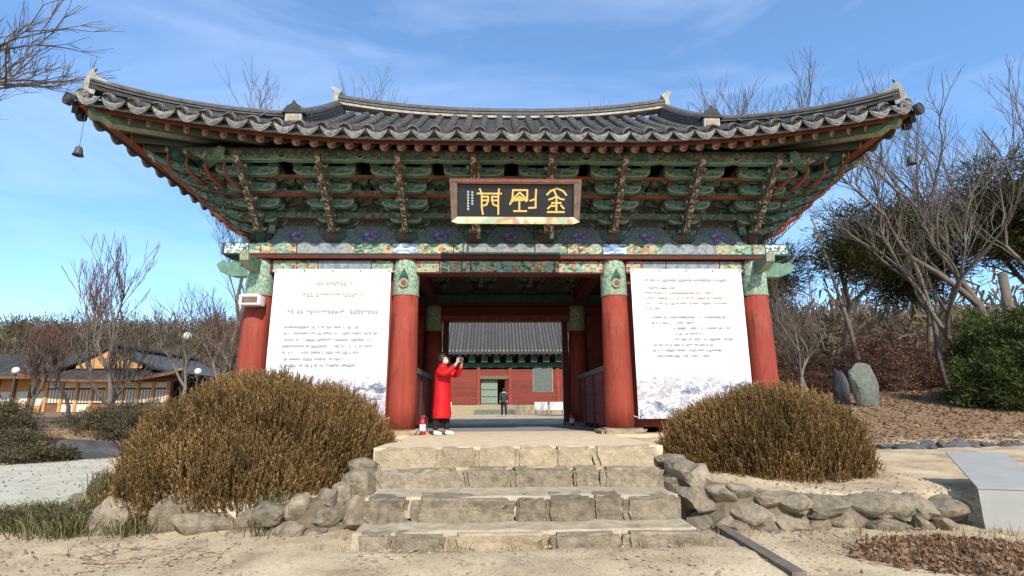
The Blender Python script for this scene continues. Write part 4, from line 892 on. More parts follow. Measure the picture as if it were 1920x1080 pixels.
rockwall('stone_retaining_wall', 'low rough stone wall curving right from the steps below the right bush', [(2.06, -4.0, -.55, -.02), (2.1, -4.7, -.95, -.14), (2.45, -4.95, -1.0, -.36), (3.0, -5.02, -1.0, -.47), (4.2, -5.06, -1.0, -.55), (5.2, -4.95, -1.0, -.6), (5.65, -4.5, -.9, -.62)], 'rough stone retaining walls', seed=4)
rockwall('stone_retaining_wall', 'broken stone wall left of the steps below the large left bush', [(-2.12, -4.0, -.55, -.08), (-2.12, -4.6, -.95, -.3), (-2.5, -4.98, -1.0, -.48), (-3.3, -4.95, -1.0, -.62)], 'rough stone retaining walls', seed=6)
for k, (x, y, z, sx, sy, sz_, rz_, lab) in enumerate(((-3.75, -4.75, -.85, .75, .5, .42, .3, 'low pale boulder half buried under the front of the left bush'), (-4.25, -4.72, -.76, .42, .35, .68, .2, 'upright tapering stone below the front of the left bush'),
        (-4.98, -4.66, -.80, .50, .42, .52, -.2, 'rounded grey boulder between grass tufts left of the upright stone'), (-4.65, -4.3, -.72, .5, .4, .4, 0, 'flat stone behind the grass tuft under the left bush'),
        (-5.9, -3.9, -.86, .6, .4, .3, .5, 'long flat stone lying in the grass clump by the path'), (-6.5, -2.7, -.83, .7, .45, .3, .9, 'flat stone at the path edge beside the left bush'))):
    o = place_rock(None, (x, y, z), (sx * 1.15, sy * 1.15, sz_ * 1.15), 'stone', rz_, i=k); o.name = 'boulder'; tag(o, lab, 'boulder', 'boulders along the edge of the left bed')
t = thing('wooden_edge_beam', 'dark weathered timber edging running from the right wall to the frame bottom', 'timber', (2.3, -5.1, -.88)); obj('timber', MB().beam((0, 0, .0), (.0, -1.7, -.05), .13, .12), M['bark'], t)
# bank boulders at the left
for k, (x, y, sx, sz_, lab) in enumerate(((-13.2, 5.9, 2.6, 1.5, 'large dark boulder on the bank beyond the left path'), (-15.6, 4.6, 2.2, 1.2, 'dark boulder at the far left edge of the bank'), (-11.0, 8.6, 1.7, 1.1, 'dark grey boulder on the bank nearest the left bush'), (-18.4, 2.4, 2.6, 1.3, 'broad boulder where the bank leaves the frame'))):
    o = place_rock(None, (x, y + .5, gz(x, y) + .1), (sx * .75, 1.1, sz_ * .85), 'stone', .4, i=k, m=M['rock_dark']); o.name = 'boulder'; tag(o, lab, 'boulder', 'dark boulders on the left bank')
for k, (x, y, w_, h_, lab) in enumerate(((13.35, 8.0, .95, 1.65, 'tall upright grey standing stone right of the gate'), (12.6, 8.25, .72, 1.4, 'darker standing stone leaning behind the tall one'))):
    o = place_rock(None, (x, y, gz(x, y) + h_ * .42), (w_ * 1.15, .45, h_ * 1.15), 'stone', .3 + k, i=k + 5, tilt=(0, -.08 + .16 * k), m=M['stone_pale'] if k == 0 else M['rock_dark']); o.name = 'standing_stone'; tag(o, lab, 'standing stone', 'standing stones among the trees')
t = thing('shadow_line_stones', 'added dark flat stones standing in for a shadow line right of the gate', 'edging', (8.2, 1.2, -.45))  # dark stones put in where the ground only has a shadow
RD = []
for i in range(4): me = ROCK[i].copy(); me.materials[0] = M['rock_dark']; RD.append(me)
for k in range(16): link('stone', RD[k % 4], t, loc=(k * .33 - .6, .15 * math.sin(k * .7), .02), rz=random.uniform(-.3, .3), sc=(.45, .32, .2 + .12 * (k in (7, 8, 9, 10))))

# bent metal stand at the right
t = thing('metal_stand', 'pale grey bent sheet metal stand at the right edge of the bed', 'metal stand', (5.43, -5.2, -1.08), rz=math.radians(-20))
SH = .64
b = MB(); th = .02
b.add([(0, 0, 0), (.70, 0, 0), (.70, 0, SH), (0, 0, SH), (0, th, 0), (.70, th, 0), (.70, th, SH), (0, th, SH)], [(0, 1, 2, 3), (7, 6, 5, 4), (0, 3, 7, 4), (1, 5, 6, 2), (0, 4, 5, 1)])
obj('front_panel', b, M['steel'], t)
b = MB(); sk = .75; LY = 2.0
b.add([(-.01, -.012, SH + .002), (.71, -.012, SH + .002), (.71 + sk * .6, LY, SH + .27), (-.01 + sk * .6, LY, SH + .27), (-.01, -.012, SH + .022), (.71, -.012, SH + .022), (.71 + sk * .6, LY, SH + .29), (-.01 + sk * .6, LY, SH + .29)], [(4, 5, 6, 7), (3, 2, 1, 0), (0, 1, 5, 4), (0, 4, 7, 3), (1, 2, 6, 5), (2, 3, 7, 6)])
obj('top_panel', b, M['steel'], t)
b = MB(); b.box(.85, .89, 1.82, 1.86, .0, SH + .25); b2 = MB().box(1.0, 1.04, 1.86, 1.92, 0, SH + .25); obj('rear_leg', b, M['steel_dark'], t); obj('rear_leg', b2, M['steel_dark'], t)

# ------------------------------------------------------------------ plants
def bush(name, label, lobes, ns, seed, group, lean=(0, 0), L0=.34):
    r = np.random.default_rng(seed); pos = []; nor = []
    vol = np.array([l[3] * l[4] for l in lobes]); cnt = (ns * vol / vol.sum()).astype(int)
    for (cx, cy, cz, rx, ry, rz_), n in zip(lobes, cnt):
        d = unit(r.normal(size=(n, 3))); d[:, 2] = np.abs(d[:, 2]) * 1.3 - .42; d = unit(d)
        rad = 1 - .34 * r.random(n)[:, None] ** 1.8
        lump = np.array([noise.noise(Vector(v * 2.6) + Vector((seed, 0, 0))) for v in d])[:, None] * .09 + np.array([noise.noise(Vector(v * 7) + Vector((seed, 5, 0))) for v in d])[:, None] * .05
        pos.append(np.array([cx, cy, cz]) + d * np.array([rx, ry, rz_]) * (rad + lump)); nor.append(unit(d / np.array([rx, ry, rz_])))
    p = np.concatenate(pos); nn = np.concatenate(nor)
    k = p[:, 2] > H(p[:, 0], p[:, 1]) - .02; p, nn = p[k], nn[k]; n = len(p)
    fy = noise_field(p * 1.5, seed)
    D = unit(nn * .55 + np.array([lean[0], lean[1], .95]) + r.normal(size=(n, 3)) * .22)
    L_ = L0 * (.6 + .8 * r.random(n)); base = p - D * L_[:, None] * .75
    K = 14; tt = np.linspace(.12, 1, K)
    side_ = unit(np.cross(D, r.normal(size=(n, 3)))); up_ = np.cross(D, side_)
    V = []; T = []
    tone0 = np.clip(.48 + .22 * fy + r.normal(size=n) * .24, 0, 1)
    for i, t in enumerate(tt):
        a = base + D * (L_ * t)[:, None]
        ph = r.random(n) * 2 * PI; sv = side_ * np.cos(ph)[:, None] + up_ * np.sin(ph)[:, None]
        ll = .046 * (1.15 - .5 * t); d2 = unit(D * .9 + sv * .5); w = np.cross(d2, sv + r.normal(size=(n, 3)) * .5); w = unit(w) * .0068
        e = a + d2 * ll
        V.append(np.stack([a - w * .6, a + w * .6, e + w * .8 , e - w * .8], 1)); T.append(np.repeat(np.clip(tone0 + r.normal(size=n) * .1 + (.25 * (t - .5)), 0, 1)[:, None], 4, 1))
    w = side_ * .004; V.append(np.stack([base - w, base + w, base + D * L_[:, None] + w, base + D * L_[:, None] - w], 1)); T.append(np.full((n, 4), .15))
    V = np.concatenate(V).reshape(-1, 3); T = np.concatenate(T).reshape(-1); Fq = np.arange(len(V)).reshape(-1, 4)
    c = lobes[0]; base_ = np.array([c[0], c[1], gz(c[0], c[1])])
    t = thing(name, label, 'bush', tuple(base_), group=group)
    link('foliage', np_mesh('foliage', V - base_, Fq, M['bush'], T), t)
    # woody stems inside
    sg = []
    for i in range(0, n, 24): q = base_ + (p[i] - base_) * np.array([.18, .18, 0]); q[2] = base_[2] - .05; sg.append((q, q + (p[i] - q) * .5 + np.array([0, 0, .1]), .016, .011)); sg.append((q + (p[i] - q) * .5 + np.array([0, 0, .1]), base[i], .011, .005))
    link('stems', seg_mesh('stems', sg, M['twig'], 4, base_), t); return t
def noise_field(p, seed): return np.array([noise.noise(Vector(v) + Vector((seed * 3.3, 0, 0))) for v in p]) * 2
def seg_mesh(name, sg, m_, k=4, origin=(0, 0, 0)):
    a = np.array([s[0] for s in sg]) - np.array(origin); b = np.array([s[1] for s in sg]) - np.array(origin); r0 = np.array([s[2] for s in sg]); r1 = np.array([s[3] for s in sg]); n = len(a)
    d = unit(b - a); u = unit(np.cross(d, np.array([.31, .52, .11]))); v = np.cross(d, u); b2 = b + d * (r1 * .6)[:, None]
    ring = []
    for q, rr in ((a, r0), (b2, r1)):
        for i in range(k): t = 2 * PI * i / k; ring.append(q + (u * math.cos(t) + v * math.sin(t)) * rr[:, None])
    V = np.stack(ring, 1).reshape(-1, 3); o = (np.arange(n) * 2 * k)[:, None]
    F_ = np.concatenate([np.stack([o[:, 0] + i, o[:, 0] + (i + 1) % k, o[:, 0] + k + (i + 1) % k, o[:, 0] + k + i], 1) for i in range(k)])
    return np_mesh(name, V, F_, m_, None, True)
bush('bronze_bush', 'larger brown-green mounded bush left of the stone steps', [(-4.0, -2.75, -.28, 1.92, 1.7, 1.36), (-4.0, -3.95, -.68, 1.5, .95, .95), (-3.2, -2.6, -.3, 1.2, 1.3, 1.15)], 25000, 3, 'bronze winter bushes flanking the steps')
bush('bronze_bush', 'smaller brown-orange mounded bush right of the stone steps', [(4.2, -2.7, -.34, 1.55, 1.35, 1.2), (3.5, -2.4, -.3, 1.0, 1.1, .9)], 15500, 8, 'bronze winter bushes flanking the steps', lean=(-.12, 0))

def tree_segs(base, h, r, seed, spread=.6, levels=5, up=.25, ratio=.72, split=(2, 3), trunk=.3, droop=0, wob=.12, lean=(0, 0), tw=.006):
    rr = random.Random(seed); sg = []; tips = []
    def grow(p, d, L_, rad, lv):
        n = 3 if lv > 1 else 2; q = p
        for i in range(n):
            d = (d + Vector((rr.gauss(0, wob), rr.gauss(0, wob), rr.gauss(0, wob) + up * .12 - droop * .1 * (levels - lv)))).normalized(); q2 = q + d * (L_ / n); ra = rad * (1 - .3 * i / n); rb = rad * (1 - .3 * (i + 1) / n)
            sg.append((tuple(q), tuple(q2), max(ra, tw), max(rb, tw * .8), lv)); 
            if lv <= levels - 1 and i < n - 1 and rr.random() < .75:
                kid(q2, d, L_ * .75, rb * .55, lv - 1)
            q = q2
        if lv <= 0: tips.append(tuple(q)); return
        for _ in range(rr.choice(split)): kid(q, d, L_, rad * .7, lv - 1)
    def kid(q, d, L_, rad, lv):
        if lv < 0: return
        a = rr.uniform(0, 2 * PI); s = Vector((math.cos(a), math.sin(a), rr.uniform(-.2, .5))); dd = (d * (1 - spread * .5) + s * spread * rr.uniform(.6, 1.1) + Vector((0, 0, up))).normalized(); grow(q, dd, L_ * ratio * rr.uniform(.8, 1.15), rad * .85, lv)
    grow(Vector(base), Vector((lean[0], lean[1], 1)).normalized(), h * trunk, r, levels)
    k_ = h / max(s[1][2] for s in sg); mulp = lambda p: (p[0] * k_, p[1] * k_, p[2] * k_)
    sg = [(mulp(s[0]), mulp(s[1]), s[2], s[3], s[4]) for s in sg]; return sg, [mulp(t) for t in tips]
def tree(name, label, cat, x, y, h, r, seed, bark='bark', twig='twig', group=None, z=None, leaves=None, **k):
    z = gz(x, y) if z is None else z; sg, tips = tree_segs((0, 0, -.1), h, r, seed, **k); lv = k.get('levels', 5)
    t = thing(name, label, cat, (x, y, z), group=group)
    A = [s for s in sg if s[4] >= lv - 1]; B = [s for s in sg if s[4] < lv - 1]
    link('trunk', seg_mesh('trunk', A, M[bark], 7), t)
    c = [s for s in B if s[4] >= 1]; e = [s for s in B if s[4] < 1]
    link('branches', seg_mesh('branches', c, M[bark], 4), t)['kind'] = 'stuff'
    if e: link('twigs', seg_mesh('twigs', e, M[twig], 3), t)['kind'] = 'stuff'
    if leaves: link('foliage', leaf_cloud('foliage', tips, *leaves), t)
    return t, tips
def leaf_cloud(name, centres, m_, n, spread, size, aspect=3, seed=1, flat_=.55, updir=.3):
    r = np.random.default_rng(seed); C_ = np.repeat(np.array(centres), n, 0); N = len(C_)
    g = r.normal(size=(N, 3)) * np.array([1, 1, flat_]) * spread; p = C_ + g
    d = unit(g * .8 / spread + r.normal(size=(N, 3)) * .6 + np.array([0, 0, updir])); w = unit(np.cross(d, r.normal(size=(N, 3)))) * (size / aspect) / 2; l = d * size * (.6 + .8 * r.random(N))[:, None]
    V = np.stack([p - w * .5, p + w * .5, p + l + w, p + l - w], 1).reshape(-1, 3)
    ct = np.repeat(np.clip(.45 + r.normal(size=len(centres)) * .2, 0, 1), n); T = np.repeat(np.clip(ct + r.normal(size=N) * .16, 0, 1), 4)
    return np_mesh(name, V, np.arange(len(V)).reshape(-1, 4), M[m_], T)
GB = 'bare winter trees right of the gate'
tree('bare_tree', 'tall pale-barked bare tree with wide forking limbs at right behind the evergreen shrub', 'tree', 21.6, 11, 16, .24, 11, 'bark_pale', 'twig', GB, levels=6, spread=.58, up=.24, trunk=.24, ratio=.80, lean=(.02, 0))
tree('bare_tree', 'bare tree leaning left whose limbs reach toward the right roof corner', 'tree', 20.6, 10.2, 10.5, .16, 5, 'bark_pale', 'twig', GB, levels=5, spread=.5, up=.18, trunk=.34, ratio=.76, lean=(-.62, -.1))
tree('bare_tree', 'slender bare tree at the far right edge of the picture', 'tree', 25.5, 13, 15.5, .2, 23, 'bark', 'twig', GB, levels=6, spread=.5, up=.3, trunk=.26, ratio=.78)
tree('bare_tree', 'small multi-stemmed bare tree just right of the gate', 'tree', 10.9, 8, 5.4, .09, 31, 'bark_pale', 'twig', GB, levels=5, spread=.65, up=.25, trunk=.18, ratio=.86)
tree('bare_tree', 'second small bare tree beside the standing stones', 'tree', 12.1, 9.6, 5.6, .09, 37, 'bark_pale', 'twig', GB, levels=5, spread=.6, up=.25, trunk=.22, ratio=.84)
st = thing('cut_trunk', 'sawn-off tree trunk standing above the evergreen shrub at right', 'tree trunk', (20.6, 9.2, gz(20.6, 9.2))); obj('trunk', MB().tube([(0, 0, 0), (.05, 0, 2.5), (.1, 0, 5.0)], [.22, .19, .16], 12), M['bark'], st, smooth=True)
GP = 'dark pines right of the gate'
for k, (x, y, h_, sd_, lab) in enumerate(((19.5, 18, 9.6, 41, 'dark pine with a rounded top nearest the gate roof'), (23.5, 17, 9.5, 42, 'dark spreading pine behind the standing stones'), (28, 16, 11.5, 43, 'tall dark pine behind the large bare tree'), (16.5, 21, 8, 44, 'low brownish pine behind the small bare trees'), (33, 19, 12, 45, 'dark pine at the right frame edge'))):
    tree('pine_tree', lab, 'pine', x, y, h_, .22, sd_, 'bark', 'bark', GP, leaves=('pine', 120, .62, .36, 7, sd_, .5, .3), levels=3 + 1, spread=.85, up=.08, trunk=.42, ratio=.66)
def shrub(name, label, cat, x, y, rx, ry, rz_, n, m_, size, seed, group=None, aspect=3, z=None):
    r = np.random.default_rng(seed); d = unit(r.normal(size=(n, 3))); d[:, 2] = np.abs(d[:, 2]); rad = .55 + .45 * r.random((n, 1)) ** .5
    lump = np.array([noise.noise(Vector(v * 2.2) + Vector((seed, 0, 0))) for v in d])[:, None] * .35
    c = d * np.array([rx, ry, rz_]) * (rad + lump); z = gz(x, y) if z is None else z
    t = thing(name, label, cat, (x, y, z), group=group); link('foliage', leaf_cloud('foliage', c, m_, 26, size * .9, size, aspect, seed, .7, .5), t)
    sg = [((0, 0, -.05), tuple(c[i] * .8), .03, .01) for i in range(0, n, 9)]; link('stems', seg_mesh('stems', sg, M['bark'], 4), t); return t
shrub('evergreen_shrub', 'dense yellow-green evergreen shrub at the right edge', 'shrub', 18.6, 7, 2.7, 2.0, 3.3, 2300, 'yew', .12, 51)
shrub('evergreen_shrub', 'darker low skirt of evergreen below the yellow-green shrub', 'shrub', 21.4, 9.0, 3.0, 2.0, 2.6, 800, 'pine', .2, 52)
GR = 'russet shrubs under the pines'
for k, (x, y, rx, h_, lab) in enumerate(((14.5, 15, 2.3, 2.3, 'russet shrub left of the standing stones'), (18.8, 14.5, 2.4, 2.8, 'tall russet shrub behind the standing stones'), (23.5, 14.5, 2.6, 3.0, 'russet shrub between the tree trunks'), (11.8, 17, 2.4, 2.2, 'russet shrub close to the gate side wall'))):
    shrub('russet_shrub', lab, 'shrub', x, y, rx, 1.4, h_, 800, 'redshrub', .11, 60 + k, GR)
for k, (x, y, lab) in enumerate(((17.6, 14.2, 'dark slanting trunk beside the russet shrub'), (20.7, 13, 'paler thin trunk right of the dark slanting trunk'))):
    t = thing('tree_trunk', lab, 'tree trunk', (x, y, gz(x, y)), group='trunks under the pines'); obj('trunk', MB().tube([(0, 0, -.1), (-.1, 0, 1.6), (-.35 + .3 * k, 0, 3.4), (-.5 + .5 * k, 0.4, 5.6), (-.3 + .5 * k, 1.5, 8.5), (.1 + .4 * k, 2.6, 10)], [.14, .12, .10, .08, .06, .03], 9), M['bark_pale' if k == 1 else 'bark'], t, smooth=True)
# treetops seen over the roof
for k, (x, y, h_, lab) in enumerate(((-13.1, 14, 17.6, 'bare tree whose thin top shows above the left roof slope'), (-9.7, 14, 18.6, 'bare tree with top showing left of the main ridge'), (6.7, 14, 17.0, 'bare tree with top above the right end of the main ridge'), (9.4, 14, 16.5, 'bare tree with fine crown above the right roof ridge'), (12.4, 14, 13.8, 'bare tree showing above the right descending ridge'))):
    tree('bare_tree', lab, 'tree', x, y, h_ - .3, .16, 71 + k, 'bark', 'twig', 'bare trees behind the gate', levels=6, spread=.5, up=.3, trunk=.30, ratio=.755, split=(3, 3), tw=.008)
# left side trees
GL = 'bare trees left of the gate'
for k, (x, y, h_, sp_, tr, bk, lab) in enumerate(((-29, 30, 13.5, .34, .26, 'bark', 'tall upright bare tree standing above the hanok roof'), (-16.6, 12, 4.2, .4, .35, 'bark_pale', 'pale slim tree in front of the golden gable'), (-19.0, 13, 4.4, .4, .4, 'bark', 'slim bare tree left of the golden gable'),
        (-14.0, 12.5, 5.4, .62, .2, 'bark_pale', 'spreading bare tree right of the golden gable'), (-12.2, 12, 5.6, .6, .22, 'bark_pale', 'bare tree with pale trunk nearest the left column'), (-13.2, 15.5, 6.8, .6, .24, 'bark', 'bare tree behind the spreading one at left'), (-21.5, 14, 4.9, .5, .3, 'bark', 'thin bare tree before the left wing roof'), (-10.9, 14, 6.2, .6, .22, 'bark', 'bare tree showing beside the left outer column'))):
    tree('bare_tree', lab, 'tree', x, y, h_, .05 + h_ * .011, 90 + k, bk, 'twig' if k % 2 else 'twig_red', GL, levels=5, spread=sp_, up=.3, trunk=tr, ratio=.82, tw=.009 if k else .02)
tree('bare_tree', 'leaning dark limb tree crossing in front of the hanok roof', 'tree', -18.2, 15, 6, .10, 120, 'bark', 'twig', GL, levels=4, spread=.4, up=.2, trunk=.5, ratio=.7, lean=(-.7, 0))
tree('overhanging_tree', 'bare tree just outside the left edge whose dark twigs hang into the top left corner', 'tree', -17.6, .6, 17.4, .22, 133, 'bark', 'bark', None, levels=6, spread=.6, up=.16, trunk=.62, ratio=.74, lean=(.08, 0), droop=.06, tw=.008, split=(3, 4))

# shrubs, grass, litter
for k, (x, y, rx, h_, lab) in enumerate(((-13.6, 8.6, 2.6, 1.1, 'dark low shrubs above the large boulder'), (-17.5, 6.2, 2.6, 1.0, 'dark low shrubs at the left frame edge'), (-10.2, 10.6, 2.3, 1.2, 'dark low shrubs beside the left bush'), (-11.3, 7.9, 1.8, .8, 'dark shrubs trailing down the bank to the path'), (-15.0, 5.6, 1.9, .8, 'brown shrubs on the bank over the path'))):
    shrub('low_shrub', lab, 'shrub', x, y, rx, 1.1, h_, 620, 'darkshrub', .085, 80 + k, 'low shrubs on the left bank')
def blades(name, pts, m_, L_, w_, seed, bend=.6, kind='stuff', tone=None, label=None, cat=None, n_per=22, rad=.12):
    r = np.random.default_rng(seed); P = np.repeat(np.array(pts), n_per, 0); N = len(P); off = r.normal(size=(N, 2)) * rad; P = P.copy(); P[:, :2] += off; P[:, 2] = H(P[:, 0], P[:, 1]) if P.shape[1] > 2 else 0
    a = r.random(N) * 2 * PI; out = np.stack([np.cos(a), np.sin(a), np.zeros(N)], 1); out[:, :2] += off / rad * .5; l = L_ * (.5 + .8 * r.random(N)); w = np.stack([-np.sin(a), np.cos(a), np.zeros(N)], 1) * w_
    q1 = P + out * (l * .25)[:, None] + np.array([0, 0, 1]) * (l * .7)[:, None]; q2 = P + out * (l * bend)[:, None] + np.array([0, 0, 1]) * (l * .85)[:, None]
    V = np.stack([P - w, P + w, q1 + w * .8, q1 - w * .8, q1 - w * .8, q1 + w * .8, q2 + w * .15, q2 - w * .15], 1).reshape(-1, 3); T = np.repeat(np.clip((tone if tone is not None else .5) + r.normal(size=N) * .28, 0, 1), 8)
    o = link(name, np_mesh(name, V, np.arange(len(V)).reshape(-1, 4), M[m_], T)); tag(o, label, cat, kind=kind); return o
r = np.random.default_rng(5)
g1 = np.stack([r.uniform(-6.9, -5.25, 230), r.uniform(-4.75, -3.3, 230), np.zeros(230)], 1); g1 = g1[(g1[:, 1] < -3.75) & (g1[:, 1] > -4.9 + (g1[:, 0] + 5.2) * -.25) & (g1[:, 1] < -2.6 + (g1[:, 0] + 5.2) * .7)]
blades('grass', g1, 'grass', .24, .007, 1, .7, label='long green and straw grass clump at the left corner of the bed', cat='grass')
g2 = np.concatenate([np.stack([r.normal(-4.62, .10, 14), r.normal(-4.85, .08, 14), np.zeros(14)], 1), np.stack([r.normal(-3.15, .16, 12), r.normal(-4.86, .06, 12), np.zeros(12)], 1), np.stack([r.normal(-5.3, .12, 14), r.normal(-4.8, .1, 14), np.zeros(14)], 1)])
blades('grass', g2, 'grass', .22, .006, 2, .5, label='grass tufts between the boulders under the left bush', cat='grass')
g3 = np.concatenate([np.stack([r.uniform(-2.2, 2.0, 26), np.full(26, yy) + r.normal(size=26) * .04, np.zeros(26)], 1) for yy in (-5.82, -5.28, -4.46)] + [np.stack([r.uniform(2.2, 5.5, 30), r.uniform(-5.5, -5.2, 30), np.zeros(30)], 1)])
bl = blades('dry_weeds', g3, 'grass', .10, .003, 3, .6, tone=.9, n_per=6, rad=.03, label='short dry weeds along the feet of the steps and wall', cat='weeds')
def scatter(name, N, xr, yr, m_, size, seed, mask=None, lift=.012, label=None, cat=None, curl=.5):
    r = np.random.default_rng(seed); x = r.uniform(*xr, N); y = r.uniform(*yr, N)
    if mask is not None: k = mask(x, y, r.random(N)); x, y = x[k], y[k]
    n = len(x); P = np.stack([x, y, H(x, y) + lift + .01 * r.random(n)], 1); u = unit(r.normal(size=(n, 3)) * np.array([1, 1, curl])); v = unit(np.cross(u, r.normal(size=(n, 3)) * .4 + np.array([0, 0, 1]))); s = size * (.5 + r.random(n))[:, None]
    V = np.stack([P - u * s, P - v * s * .45 + u * s * .1, P + u * s, P + v * s * .45], 1).reshape(-1, 3); T = np.repeat(r.random(n), 4)
    V[:, 2] = np.maximum(V[:, 2], H(V[:, 0], V[:, 1]) + .003)
    o = link(name, np_mesh(name, V, np.arange(len(V)).reshape(-1, 4), M[m_], T)); return tag(o, label, cat, kind='stuff')
scatter('leaf_litter', 26000, (6.5, 26), (1.0, 16), 'litter', .06, 3, lambda x, y, q: (y > 1.2 + (x - 8) * .1) & (q < .9), label='brown fallen leaves covering the ground under the right trees', cat='fallen leaves')
scatter('leaf_litter', 7500, (2.8, 5.6), (-7.0, -5.6), 'litter', .035, 4, lambda x, y, q: ((x - 4.15) / .92) ** 2 + ((y + 6.32) / .6) ** 2 < (1.25 * q ** .35) ** 1.5, lift=.04, curl=1.0, label='heap of orange-brown dry leaves at the bottom right', cat='fallen leaves')
scatter('leaf_litter', 2600, (-7.2, 6.2), (-6.8, -3.2), 'litter', .022, 6, lambda x, y, q: (np.abs(x) > 2.2) & (q < .8), label='scattered dry leaf bits in the front beds', cat='fallen leaves')
r = np.random.default_rng(12); sgt = []
for k in range(70):
    x, y = r.uniform(3.5, 5.4), r.uniform(-6.5, -5.7); z = gz(x, y); a = r.uniform(-1, 1); sgt.append(((x, y, z), (x + .10 * a + .06, y + r.normal() * .05, z + r.uniform(.08, .22)), .004, .002))
for k in range(26):
    x, y = r.uniform(-4.6, -3.0), r.uniform(-6.2, -5.6); z = gz(x, y) + .01; a = r.uniform(-1, 1); sgt.append(((x, y, z), (x + .35 * a, y + r.normal() * .12, z + r.uniform(.0, .10)), .005, .002))
tag(link('dead_stalks', seg_mesh('dead_stalks', sgt, M['wood_brown'], 3)), 'thin dead stalks and twigs lying at the front of the beds', 'twigs', kind='stuff')
def pebbles(N, seed):
    r = np.random.default_rng(seed); x = r.uniform(-7, 7, N); y = r.uniform(-8.5, -3.4, N); k = ~((np.abs(x) < 2.1) & (y > -5.75)); x, y = x[k], y[k]; n = len(x); s = (.005 + .026 * r.random(n) ** 5)[:, None]
    c = np.stack([x, y, H(x, y) + .004], 1); oc = np.array([[1, 0, 0], [0, 1, 0], [-1, 0, 0], [0, -1, 0], [0, 0, .7]]); V = (c[:, None, :] + oc[None] * s[:, None] * (.7 + .6 * r.random((n, 5, 1)))).reshape(-1, 3); o = (np.arange(n) * 5)[:, None]
    F_ = np.concatenate([o + np.array([[a, b_, 4]]) for a, b_ in ((0, 1), (1, 2), (2, 3), (3, 0))]); return np_mesh('gravel', V, F_, M['pebble'])
tag(link('gravel', pebbles(26000, 4)), 'small loose gravel on the bare earth in front of the steps', 'gravel', kind='stuff')
scatter('leaf_litter', 1500, (-16, -7.2), (-6, 6), 'litter', .03, 9, lambda x, y, q: (y < 4.6 + (x + 15) * 1.35) & (q < .8), lift=.034, label='scattered leaves and bits on the pale left path', cat='fallen leaves')
# far woods
def woods(N, xr, yr, h_, seed, m_, label, size=1.1, cond=None):
    r = np.random.default_rng(seed); x = r.uniform(*xr, N); y = r.uniform(*yr, N)
    if cond is not None: k = cond(x, y); x, y = x[k], y[k]
    z = H(x, y); N = len(x); hh = h_ * (.6 + .7 * r.random(N)); c = []
    for i in range(9): c.append(np.stack([x + r.normal(size=N) * h_ * .2, y + r.normal(size=N) * h_ * .2, z + hh * r.uniform(.12, 1, N)], 1))
    o = link('far_woodland', leaf_cloud('far_woodland', np.concatenate(c), m_, 7, h_ * .13, size, 5, seed, 1.2, .8)); return tag(o, label, 'woodland', kind='stuff')
woods(2200, (-260, -20), (75, 210), 7, 1, 'drywood', 'brown winter woodland covering the hill behind the left buildings', 1.5)
woods(260, (-200, -40), (85, 190), 6, 2, 'pine', 'dark evergreen patches in the hillside woodland at left', 1.3)
woods(1500, (14, 240), (42, 160), 8, 3, 'drywood', 'brown winter woodland behind the trees at right', 1.5)
woods(420, (-60, -16), (50, 76), 4.5, 5, 'drywood', 'grey-brown thicket behind the hanok roofs', .8)

# ------------------------------------------------------------------ the far hall behind the gateway
hall = thing('temple_hall', 'red plank hall with long grey tiled roof seen through the gateway', 'hall', (.8, 36, 0))
def hb_(nm, x0, x1, y0, y1, z0_, z1_, m_): return box_obj(nm, (x0 - .8, x1 - .8, y0 - 36, y1 - 36, z0_, z1_), M[m_], hall)
hb_('stone_base', -9, 10.5, 34.6, 46, 0, .8, 'stone_tan')
hb_('back_wall', -8, 9.5, 38.5, 38.6, .8, 5.2, 'red_dark')
for k in range(14): hb_('wall_board', -8 + .0, -1.75, 35.96, 36.04, .85 + .215 * k, .85 + .215 * k + .205, 'red_plank'); hb_('wall_board', 1.0, 9.5, 35.96, 36.04, .85 + .215 * k, .85 + .215 * k + .205, 'red_plank')
for x in (-8, -4.6, -1.75, 1.0, 5.2, 9.5): hb_('post', x - .14, x + .14, 35.85, 36.1, .8, 4.0, 'col_red')
hb_('door_lintel', -1.61, .86, 35.88, 36.08, 3.0, 3.3, 'frame_brown'); hb_('wall_board', -1.61, .86, 35.96, 36.04, 3.303, 3.86, 'red_plank')
hb_('beam', -8.2, 9.7, 35.8, 36.1, 4.02, 4.4, 'green')
for k in range(17): hb_('bracket', -8 + 1.08 * k, -8 + 1.08 * k + .55, 35.2, 36.1, 4.42, 5.0, 'green')
d = hb_('lattice_door', -1.55, -.1, 36.3, 36.36, .8, 2.95, 'door_green')
for k in range(6): hb_('door_bar', -1.5 + .26 * k, -1.45 + .26 * k, 36.25, 36.295, .85, 2.9, 'cream')
for k in range(4): hb_('door_bar', -1.5, -.12, 36.20, 36.245, .95 + .6 * k, 1.0 + .6 * k, 'cream')
hb_('open_door', .55, .86, 36.05, 37, .8, 2.95, 'red_dark'); hb_('wall_painting', 3.05, 4.7, 35.88, 35.93, 1.95, 3.95, 'mural_low'); hb_('painting_frame', 3.0, 4.75, 35.935, 35.955, 1.88, 4.0, 'plaster')
hb_('step', -2, 1.4, 33.9, 34.6, 0, .4, 'stone_pale')
bp = MB(); ey, ez = 34.5 - 36, 5.3
def hz(t): return ez + 3.9 * t * (.82 + .18 * t)
bp.grid([[(x - .8, ey + 5.2 * j / 8, hz(j / 8)) for j in range(9)] for x in (-10, 11)]); bp.grid([[(x - .8, ey + 5.2 * j / 8, hz(j / 8) - .25) for j in range(9)] for x in (-10, 11)])
bp.add([(-10.8, ey, ez), (10.2, ey, ez), (10.2, ey, ez - .25), (-10.8, ey, ez - .25)], [(0, 1, 2, 3)]); obj('roof', bp, M['tile_dark'], hall, smooth=True)
